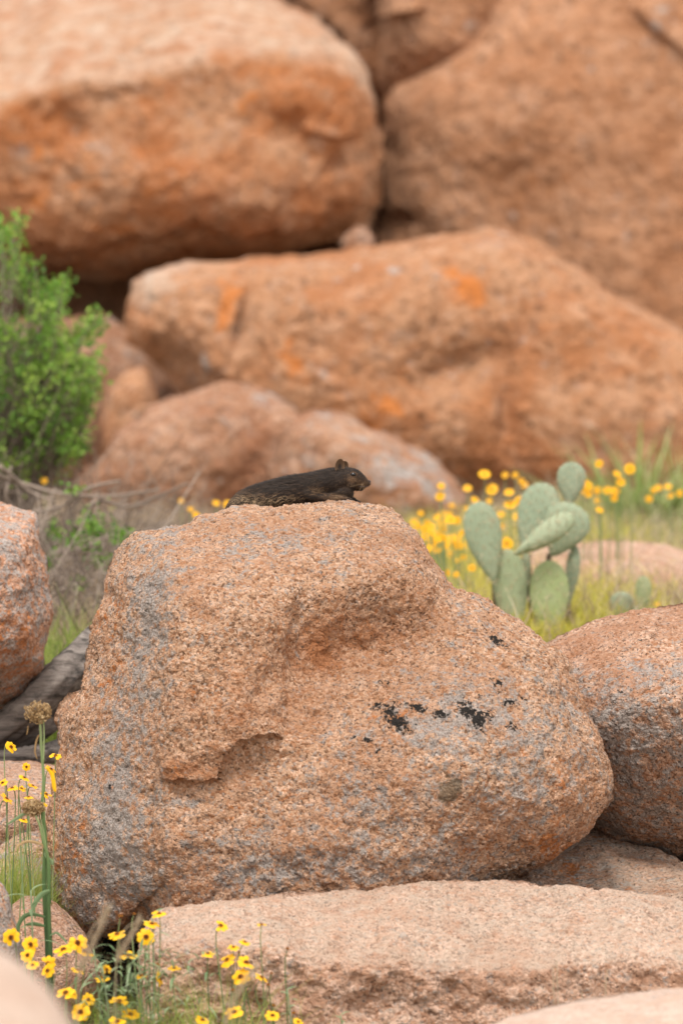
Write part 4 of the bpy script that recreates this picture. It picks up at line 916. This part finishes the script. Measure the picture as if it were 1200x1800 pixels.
# green and grey stems and leaves below the flowers
def fine_grass():
    mb = MB()
    for (cx, sx, y0, y1, n, d, t0, t1, w) in ((380, 16, 1650, 1760, 90, 9.3, .4, 1, .0018), (345, 70, 1690, 1800, 120, 9.25, .3, 1, .0012), (240, 60, 1700, 1800, 200, 9.22, .1, .9, .0020), (160, 40, 1710, 1800, 80, 9.2, .1, .8, .0020), (440, 40, 1740, 1800, 40, 9.25, .3, 1, .0012), (300, 50, 1640, 1780, 40, 9.3, .4, 1, .001)):
        for _ in range(n):
            x = rng.normal(cx, sx); dd = d+rng.uniform(-.08, .08); tip = P(x+rng.normal(0, 38), rng.uniform(y0, y1), dd); b_ = P(x, 1900, dd); b_[2] = float(terrain(b_[0], b_[1])[0])
            bend = np.array((rng.normal(0, .22), rng.normal(0, .08), -.10)); L = np.linalg.norm(tip-b_)
            mb.blades(b_[None], unit(tip-b_)[None], L, bend[None], w, 6, rng.uniform(t0, t1), side=unit(np.array([[1., rng.normal(0, .8), 0]])))
    tag(mb.build('grass', M_GRASS), 'fine green grass and stems under the flowers at the bottom left', None, None, 'stuff')
fine_grass()
def lance():
    mb = MB(); n = 340; x = rng.normal(235, 75, n); y = rng.uniform(1670, 1800, n); k = (x > 120) & (x < 420); x, y = x[k], y[k]; n = len(x)
    c = P(x, y, 9.22+rng.uniform(-.08, .08, n)); an = rng.uniform(0, 2*np.pi, n)
    dv = unit(np.stack([np.cos(an), np.sin(an)*.6, rng.uniform(-.1, .9, n)], 1))
    mb.blades(c, dv, rng.uniform(.02, .045, n), np.stack([0*x, 0*x, -rng.uniform(.2, .7, n)], 1), .0042, 5, rng.uniform(0, 1, n), side=unit(np.cross(dv, np.array((0, .2, 1.)))), belly=1)
    tag(mb.build('leaves', M_MILK), 'narrow curved grey green leaves under the flowers at the bottom left', None, None, 'stuff')
lance()
def leafy(px, py, base, d, label, n=9, L=.045):
    b_ = P(base[0], base[1], d); z = float(terrain(b_[0], b_[1])[0]); root = empty('leafy_plant', (b_[0], b_[1], z)); tag(root, label, 'plant')
    tip = P(px, py, d); pth = smoothpath([np.array(root.location), np.array(root.location)*.5+tip*.5+np.array((.01, 0, 0)), tip], 8)
    s_ = MB(); s_.tube(pth, np.linspace(.002, .0012, len(pth)), 5, .8); s_.build('stem', M_MILK, root)
    for k in range(n):
        q = pth[int(len(pth)*(1-.055*k)-1)]; an = k*2.4+random.random(); dv = unit(np.array((math.cos(an), math.sin(an)*.6, .45+.5*random.random()-.05*k)))
        m_ = MB(); m_.blades(q[None], dv[None], L*random.uniform(.7, 1.2), np.array([[0, 0, -.5]]), .0065, 6, random.uniform(.2, .9), side=unit(np.cross(dv, (0, 0, 1.)))[None], belly=1); m_.build('leaf', M_MILK, root)
leafy(55, 1565, (38, 1780), 9.5, 'grey green leafy plant left of the foot of the tall stalk', 10, .05)
leafy(165, 1668, (170, 1850), 9.3, 'leafy stem among the flowers right of the blurred rock', 9)
leafy(243, 1672, (232, 1850), 9.3, 'leafy stem in front of the dark gap', 12, .04)
leafy(200, 1745, (205, 1850), 9.25, 'low leafy stem in the middle of the foreground grass', 10, .04)
leafy(268, 1612, (250, 1850), 9.33, 'long leafy stem rising to the lower edge of the central boulder', 6, .035)
leafy(180, 1700, (190, 1850), 9.22, 'leafy stem under the flower seen from the side', 9, .04)
leafy(505, 1740, (500, 1850), 9.25, 'thin leafy stem in front of the slab front', 5, .03)
leafy(598, 1785, (600, 1850), 9.3, 'small sprig at the bottom edge in front of the slab', 5, .025)

def plume(pts, w, label):
    p = smoothpath(PP(pts[0], pts[1]), 10); root = empty('dry_plume', p[0]); root.location.z = float(terrain(p[0][0], p[0][1])[0]); tag(root, label, 'grass plume')
    s_ = MB(); s_.tube(smoothpath([np.array(root.location), p[0], p[-1]], 6), .0009, 4, .5); s_.build('stem', M_DRY, root)
    m_ = MB(); n = 420; i = rng.integers(0, len(p)-1, n); dv = unit(p[-1]-p[0]); q = p[i]+rng.normal(0, .002, (n, 3))
    m_.blades(q, unit(dv+rng.normal(0, .35, (n, 3))), rng.uniform(.010, .024, n)*w, rng.normal(0, .2, (n, 3)), .0007, 2, rng.uniform(.3, 1, n)); o = m_.build('plume', M_DRY, root); o['kind'] = 'stuff'
plume(([(140, 1710), (165, 1655), (190, 1600)], 8.5), 1.0, 'blurred dry grass plume left of the dark gap')
plume(([(205, 1690), (228, 1650), (245, 1618)], 8.6), .8, 'blurred dry grass plume crossing the dark gap')
plume(([(395, 1800), (420, 1745), (450, 1700)], 8.4), .6, 'blurred dry grass plume in front of the slab')
def drystalk(x0, y1, x1, d, label):
    b_ = P(x0, 1900, d); b_[2] = terrain(b_[0], b_[1])[0]; tip = P(x1, y1, d); root = empty('dry_stalk', b_); tag(root, label, 'dry grass')
    s_ = MB(); s_.tube(smoothpath([b_, (b_+tip)/2+np.array((.004, 0, 0)), tip], 6), np.linspace(.0011, .0005, 13), 4, .9); s_.build('stem', M_DRY, root)
    h = MB(); n = 40; q = tip+(b_-tip)*rng.uniform(0, .18, (n, 1)); h.blades(q, unit(unit(tip-b_)+rng.normal(0, .2, (n, 3))), .006, np.zeros((n, 3)), .0008, 1, rng.uniform(.5, 1, n)); h.build('spike', M_DRY, root)['kind'] = 'stuff'
for x0, y1, x1, l in ((966, 1700, 972, 'left of two upright dry stalks in front of the slab'), (975, 1690, 978, 'right of two upright dry stalks in front of the slab'), (1040, 1705, 1066, 'leaning dry stalk right of the upright pair'), (1018, 1745, 1022, 'short dry stalk by the pale corner rock')):
    drystalk(x0, y1, x1, 9.2, l)

# tall dried stalks with two seed heads
def stalks():
    d = 9.55; root = empty('dried_milkweed', V(86, 1760, d)); root.location.z = float(terrain(root.location.x, root.location.y)[0]); b0 = np.array(root.location)
    tag(root, 'tall green stalk with two brown dried seed heads at the left edge', 'plant')
    A = smoothpath(np.concatenate([[b0], PP([(84, 1680), (80, 1600), (78, 1540), (80, 1480), (75, 1420), (77, 1370), (73, 1310), (72, 1285), (70, 1262)], d)]), 6)
    m_ = MB(); m_.tube(A, np.interp(np.linspace(0, 1, len(A)), [0, .5, .52, 1], [.0042, .0036, .0028, .0021]), 9, np.linspace(0, 1, len(A)).repeat(9).tolist()+[0, 1]); m_.build('stem', M_STALK, root)
    A2 = smoothpath(np.concatenate([[b0+np.array((.006, -.01, 0))], PP([(89, 1680), (86, 1600), (87, 1540), (84, 1505), (76, 1475), (70, 1450), (63, 1434)], d-.015)]), 6)
    m_ = MB(); m_.tube(A2, np.linspace(.0045, .0016, len(A2)), 8, np.linspace(.05, .9, len(A2)).repeat(8).tolist()+[0, 1]); m_.build('stem', M_STALK, root)
    m_ = MB()
    for a in ([(77, 1340), (78, 1290), (76, 1258)], [(86, 1520), (80, 1478), (73, 1440)]): m_.tube(smoothpath(PP(a, d-.004), 6), .0013, 5, .9)
    m_.build('side_stem', M_STALK, root)
    for hx, hy, rx, ry in ((67, 1252, 24, 19), (59, 1420, 20, 14)):
        h = MB(); c = P(hx, hy, d-.005); n = 330
        for _ in range(n):
            u = unit(rng.normal(0, 1, 3)); r = rng.uniform(.55, 1.0)
            q = c+u*np.array((rx*d/10000, .018, ry*d/10000))*r
            w_ = rng.normal(0, 1, 3); w_ = unit(w_-u*(w_@u)); L = rng.uniform(.004, .0075)
            pth = np.array([q-w_*L*.5, q-w_*L*.2+u*L*.35, q+w_*L*.2+u*L*.35, q+w_*L*.55]); h.tube(pth, [.0004, .0009, .0008, .0003], 4, np.clip(rng.normal(.5, .25), 0, 1), cap=False)
        for _ in range(60):
            u = unit(rng.normal(0, 1, 3)); q0 = P(hx+3, hy+ry*.9, d); q1 = c+u*np.array((rx*d/10000, .018, ry*d/10000))*.8; h.tube([q0, (q0+q1)/2+u*.001, q1], .0004, 3, .4, cap=False)
        h.build('seed_head', M_SEED, root)
    def lf(pts, w, t, mat, dd=0):
        p = smoothpath(PP(pts, d+dd), 7); g_ = np.gradient(p, axis=0); sd_ = unit(np.cross(unit(g_), np.array((0, 1., .25)))); T = np.linspace(0, 1, len(p)); ww = w*np.sin(np.pi*(T*.9+.08))**.7
        v = np.stack([p-sd_*ww[:, None]/2, p+np.array((0, -.3, 0))*ww[:, None], p+sd_*ww[:, None]/2], 1).reshape(-1, 3); b = np.arange(len(p)-1)*3
        m_ = MB(); m_.add(v, np.concatenate([np.stack([b, b+1, b+4, b+3], -1), np.stack([b+1, b+2, b+5, b+4], -1)]), t); m_.build('leaf', mat, root)
    lf([(74, 1288), (66, 1298), (62, 1320), (66, 1335)], .003, .3, M_SEED); lf([(50, 1275), (49, 1285), (47, 1292)], .002, .3, M_SEED)
    lf([(62, 1430), (45, 1430), (28, 1440), (12, 1450)], .006, .6, M_MILK); lf([(84, 1500), (74, 1485), (50, 1479), (34, 1486), (25, 1500)], .005, .7, M_SEED, -.01)
    lf([(82, 1350), (92, 1362), (96, 1385), (98, 1392)], .007, .9, M_PETAL, .01); lf([(88, 1565), (74, 1572), (62, 1588), (55, 1610)], .009, .5, M_MILK, -.02)
    lf([(80, 1612), (58, 1607), (42, 1612), (32, 1630), (36, 1642)], .008, .15, M_MILK, -.02); lf([(80, 1628), (60, 1624), (44, 1626)], .007, .2, M_MILK, -.02)
    lf([(90, 1520), (92, 1515), (82, 1505), (80, 1496)], .006, .6, M_MILK, -.01); lf([(88, 1645), (100, 1640), (112, 1650), (120, 1660)], .004, .6, M_MILK, -.02)
stalks()

# ------------------------------------------------------------------ squirrel
def squirrel():
    D = 10.355; root = empty('squirrel', V(520, 900, D)); org = np.array(root.location)
    tag(root, 'dark brown squirrel lying flat on top of the central boulder, looking right', 'squirrel')
    K_ = D/10000
    def L3(px, py, w_): return P(px, py, D)+FW*w_/1000
    bm = MB()
    ph, th = np.meshgrid(np.linspace(0, 2*np.pi, 20, endpoint=False), np.linspace(0, np.pi, 13), indexing='ij'); sph = np.stack([np.sin(th)*np.cos(ph), np.sin(th)*np.sin(ph), np.cos(th)], -1)
    ii = np.arange(20*13).reshape(20, 13); sf = np.stack([ii[:, :-1], np.roll(ii, -1, 0)[:, :-1], np.roll(ii, -1, 0)[:, 1:], ii[:, 1:]], -1).reshape(-1, 4)
    def blob(px, py, w_, a, b, c, rot=0):
        q = sph.reshape(-1, 3)*np.array((a, c, b)); cr, sr = math.cos(math.radians(rot)), math.sin(math.radians(rot))
        x, z = q[:, 0]*cr-q[:, 2]*sr, q[:, 0]*sr+q[:, 2]*cr
        bm.add(L3(px, py, w_)+x[:, None]*K_*RT+z[:, None]*K_*UP+(q[:, 1]*K_)[:, None]*FW, sf)
    def chain(pts, cs=1.1, m=6):
        p = smoothpath(np.array(pts, float), m)
        for q in p: blob(q[0], q[1], q[2], q[3], q[3]*(q[4] if len(q) > 4 else 1), q[3]*cs)
    chain([(412, 902, 6, 16), (428, 889, 4, 23), (450, 882, 2, 28), (480, 876, 0, 32), (512, 870, 0, 34), (540, 863, 0, 30.5), (562, 855, 0, 27.5), (582, 850, -1, 26), (598, 845, -2, 23)], 1.12, 7)
    chain([(598, 845, -2, 23), (610, 842, -3, 20.5), (620, 842, -4, 18.5), (630, 845, -4, 13.5), (639, 848, -4, 9), (645, 849.5, -4, 6)], .95, 7)
    blob(612, 851, -12, 14, 13, 10); blob(628, 854, -4, 14, 8.5, 10, -8); blob(643, 848.5, -4, 6.5, 6, 6)        # cheek, jaw, muzzle
    blob(619, 833, -13, 9, 6, 6, -10)                                                                       # brow
    blob(600, 866, -4, 22, 18, 24); blob(585, 872, -2, 30, 18, 26)
    blob(434, 890, -20, 26, 24, 16, 20); blob(452, 896, -22, 24, 13, 14); blob(556, 868, -18, 24, 19, 14, 25)            # haunch, shoulder
    chain([(546, 868, -26, 13), (560, 874, -32, 10.5), (578, 876, -36, 8.5), (594, 876, -38, 6.5), (604, 876.5, -38, 5.5)], 1.0, 5)
    blob(607, 877, -38, 7, 4, 6)
    for k, (dx, dy, dw) in enumerate(((14, 4, -42), (16, 3.5, -39), (16, 3, -36), (13, 3, -33))): chain([(608, 877, -40+2.4*k, 2.7), (604+dx*.7, 877, dw+1, 2.1), (604+dx, 877+dy, dw, 1.5)], 1, 4)
    chain([(592, 868, 14, 12), (612, 876, 14, 8), (624, 881, 12, 5), (630, 884, 12, 4)], 1, 5)
    for k in range(4): chain([(628, 883, 8+3*k, 2.5), (634, 884, 7+3*k, 2), (639, 887, 6+3.4*k, 1.4)], 1, 3)
    chain([(414, 900, 10, 12), (398, 912, 26, 11), (378, 930, 50, 10), (350, 950, 70, 8)], 1.2, 7)
    raw = bm.build('squirrel_raw', None, root); md = raw.modifiers.new('r', 'REMESH'); md.mode = 'VOXEL'; md.voxel_size = .0016
    sm = raw.modifiers.new('s', 'SMOOTH'); sm.factor = .5; sm.iterations = 7
    bpy.context.view_layer.update(); dg = bpy.context.evaluated_depsgraph_get(); me = bpy.data.meshes.new_from_object(raw.evaluated_get(dg)); bpy.data.objects.remove(raw)
    me.name = 'body'; me.polygons.foreach_set('use_smooth', np.full(len(me.polygons), True))
    n_ = len(me.vertices); co = np.zeros(n_*3); me.vertices.foreach_get('co', co); co = co.reshape(-1, 3); no = np.zeros(n_*3); me.vertices.foreach_get('normal', no); no = no.reshape(-1, 3)
    co = co + no*(.0006*fbm(co*120, 2, 4)+.0012*vnoise(co*np.array((30, 30, 60)), 6))[:, None]
    w3 = co+org
    rel = w3-CAM; dep = rel@FW; px = 600+10000*(rel@RT)/dep; py = 900-10000*(rel@UP)/dep
    def coat(px, py, wiggle):
        t = .15+.16*wiggle
        t = t+.55*gauss(px, py, 455, 888, 60, 16)*(wiggle > .1)+.35*gauss(px, py, 425, 880, 26, 20)*(wiggle > .0)+.5*gauss(px, py, 505, 876, 40, 9)*(wiggle > .25)
        t = t+.45*gauss(px, py, 560, 862, 18, 7)*(wiggle > 0)+.40*gauss(px, py, 590, 874, 22, 6)+.25*gauss(px, py, 640, 852, 12, 9)+.30*gauss(px, py, 619, 842, 9, 7)+.12*gauss(px, py, 620, 850, 26, 18)
        return np.clip(t, 0, 1)
    me.vertices.foreach_set('co', co.ravel()); at = me.attributes.new('tint', 'FLOAT', 'POINT'); at.data.foreach_set('value', coat(px, py, vnoise(co*260, 3)).astype(np.float32))
    fur = leafmat('squirrel_fur', [(0, (.010, .007, .0055)), (.25, (.033, .021, .015)), (.55, (.13, .075, .04)), (1, (.46, .33, .20))], trans=0, rough=.6, spec=.22)
    link('body', me, fur, root)
    # fur: short hairs lying back along the body
    N_ = 60000; tri = np.zeros(len(me.polygons)*4, int)
    k = rng.integers(0, n_, N_); p = co[k]+rng.normal(0, .0007, (N_, 3)); nn = no[k]; x = px[k]; y = py[k]
    head = sstep(585, 605, x); flow = np.stack([-1+.2*head, 0*x, -.35-.1*head], 1)+rng.normal(0, .22, (N_, 3))
    arm = (gauss(x, y, 580, 874, 26, 7) > .4); flow[arm] = flow[arm]*np.array((-1, 1, 1))
    dv = unit(flow-nn*np.sum(flow*nn, 1)[:, None]); dv = unit(dv+nn*rng.uniform(.15, .6, (N_, 1)))
    Lh = np.where(head > .5, rng.uniform(.0018, .004, N_), rng.uniform(.005, .011, N_)); Lh = np.where(gauss(x, y, 640, 848, 12, 10) > .5, Lh*.6, Lh); Lh = np.where(arm, Lh*.6, Lh)
    keep = gauss(x, y, 620.5, 834.5, 6.5, 5) < .45
    h = MB(); h.blades((p+org)[keep], dv[keep], Lh[keep], (-nn*.12)[keep], .0008, 2, np.clip(coat(x, y, vnoise(p*300, 9)+rng.normal(0, .3, N_))+rng.normal(0, .07, N_), 0, 1)[keep], side=unit(np.cross(dv, nn))[keep])
    h.build('fur', fur, root)['kind'] = 'stuff'
    # ears
    def ear(px, py, w_, name, rot):
        e = MB(); vs = []; R_, C_ = 9, 16
        for s_ in (0, 1):
            for i in range(R_):
                r = i/(R_-1)
                for j in range(C_):
                    a = 2*np.pi*j/C_; X = math.cos(a)*r*8.6; Y = math.sin(a)*r*12.0+2.5*r*(math.sin(a) > 0)*abs(math.sin(a)); cup = (5.0*(1-r*r))*1.0-(0 if s_ else 1.4)*(1 if r < .98 else 0.5)
                    c_, s2 = math.cos(math.radians(rot)), math.sin(math.radians(rot)); X, Y = X*c_-Y*s2, X*s2+Y*c_
                    vs.append(P(px, py, D)+RT*X*K_+UP*Y*K_+FW*(w_+cup+X*.5)/1000)
        v = np.array(vs); i = np.arange(len(v)).reshape(2, R_, C_); ff = []
        for s_ in (0, 1):
            q = i[s_]; ff.append(np.stack([q[:-1], np.roll(q, -1, 1)[:-1], np.roll(q, -1, 1)[1:], q[1:]], -1).reshape(-1, 4)[:, ::(1 if s_ else -1)])
        ff.append(np.stack([i[0, -1], np.roll(i[0, -1], -1), np.roll(i[1, -1], -1), i[1, -1]], -1)); t = np.concatenate([np.repeat([.42, .40, .40, .36, .32, .26, .3, .5, .55], C_), np.full(R_*C_, .2)]) if False else np.concatenate([np.repeat([.12, .14, .2, .3, .38, .40, .40, .5, .55], C_), np.full(R_*C_, .25)])
        e.add(v, np.concatenate(ff), t); o = e.build('ear', fur, root)
    ear(597, 821, -16, 'ear', -6); ear(603, 824, 9, 'ear', -20)
    # eyes, nose, mouth, whiskers
    em, n, b, o_ = new_mat('squirrel_eye'); b.inputs['Base Color'].default_value = (.006, .005, .005, 1); b.inputs['Roughness'].default_value = .08
    for sd_ in (-1, 1):
        w_ = -4+sd_*15.8
        e = MB(); e.add(L3(620.5, 834.5, w_)+sph.reshape(-1, 3)*np.array((4.9, 3.6, 4.3))*K_, sf); e.build('eye', em, root)
        r_ = MB(); a = np.linspace(0, 2*np.pi, 25); r_.tube(np.array([L3(620.7+6.0*math.cos(q), 834.7-4.7*math.sin(q), w_+sd_*(1.3-.9*abs(math.cos(q)))) for q in a]), .0008, 6, .52, cap=False); r_.build('eyelid', fur, root)
    nm, n, b, o_ = new_mat('squirrel_nose'); b.inputs['Base Color'].default_value = (.05, .03, .025, 1); b.inputs['Roughness'].default_value = .5
    e = MB(); e.add(L3(648.5, 846.5, -4)+sph.reshape(-1, 3)*np.array((3.0, 3.6, 2.8))*K_, sf); e.build('nose', nm, root)
    m_ = MB(); m_.tube(smoothpath([L3(647, 853.5, -7), L3(641, 855.5, -12.5), L3(634, 855.5, -14.5), L3(629, 854.5, -15)], 4), .0007, 5, .0); m_.build('mouth', nm, root)
    w_ = MB()
    for k in range(6):
        for sd_ in (-1, 1):
            p0 = L3(638+random.uniform(-3, 2), 850+random.uniform(-3, 3), -4+sd_*9); dr = unit(np.array((random.uniform(-.9, .1), sd_*1.0, random.uniform(-.6, .35)))); w_.tube(smoothpath([p0, p0+dr*.018, p0+dr*.034+np.array((-.006, 0, -.003))], 4), [.00016]*9, 3, .8, cap=False)
    w_.build('whiskers', fur, root)
squirrel()
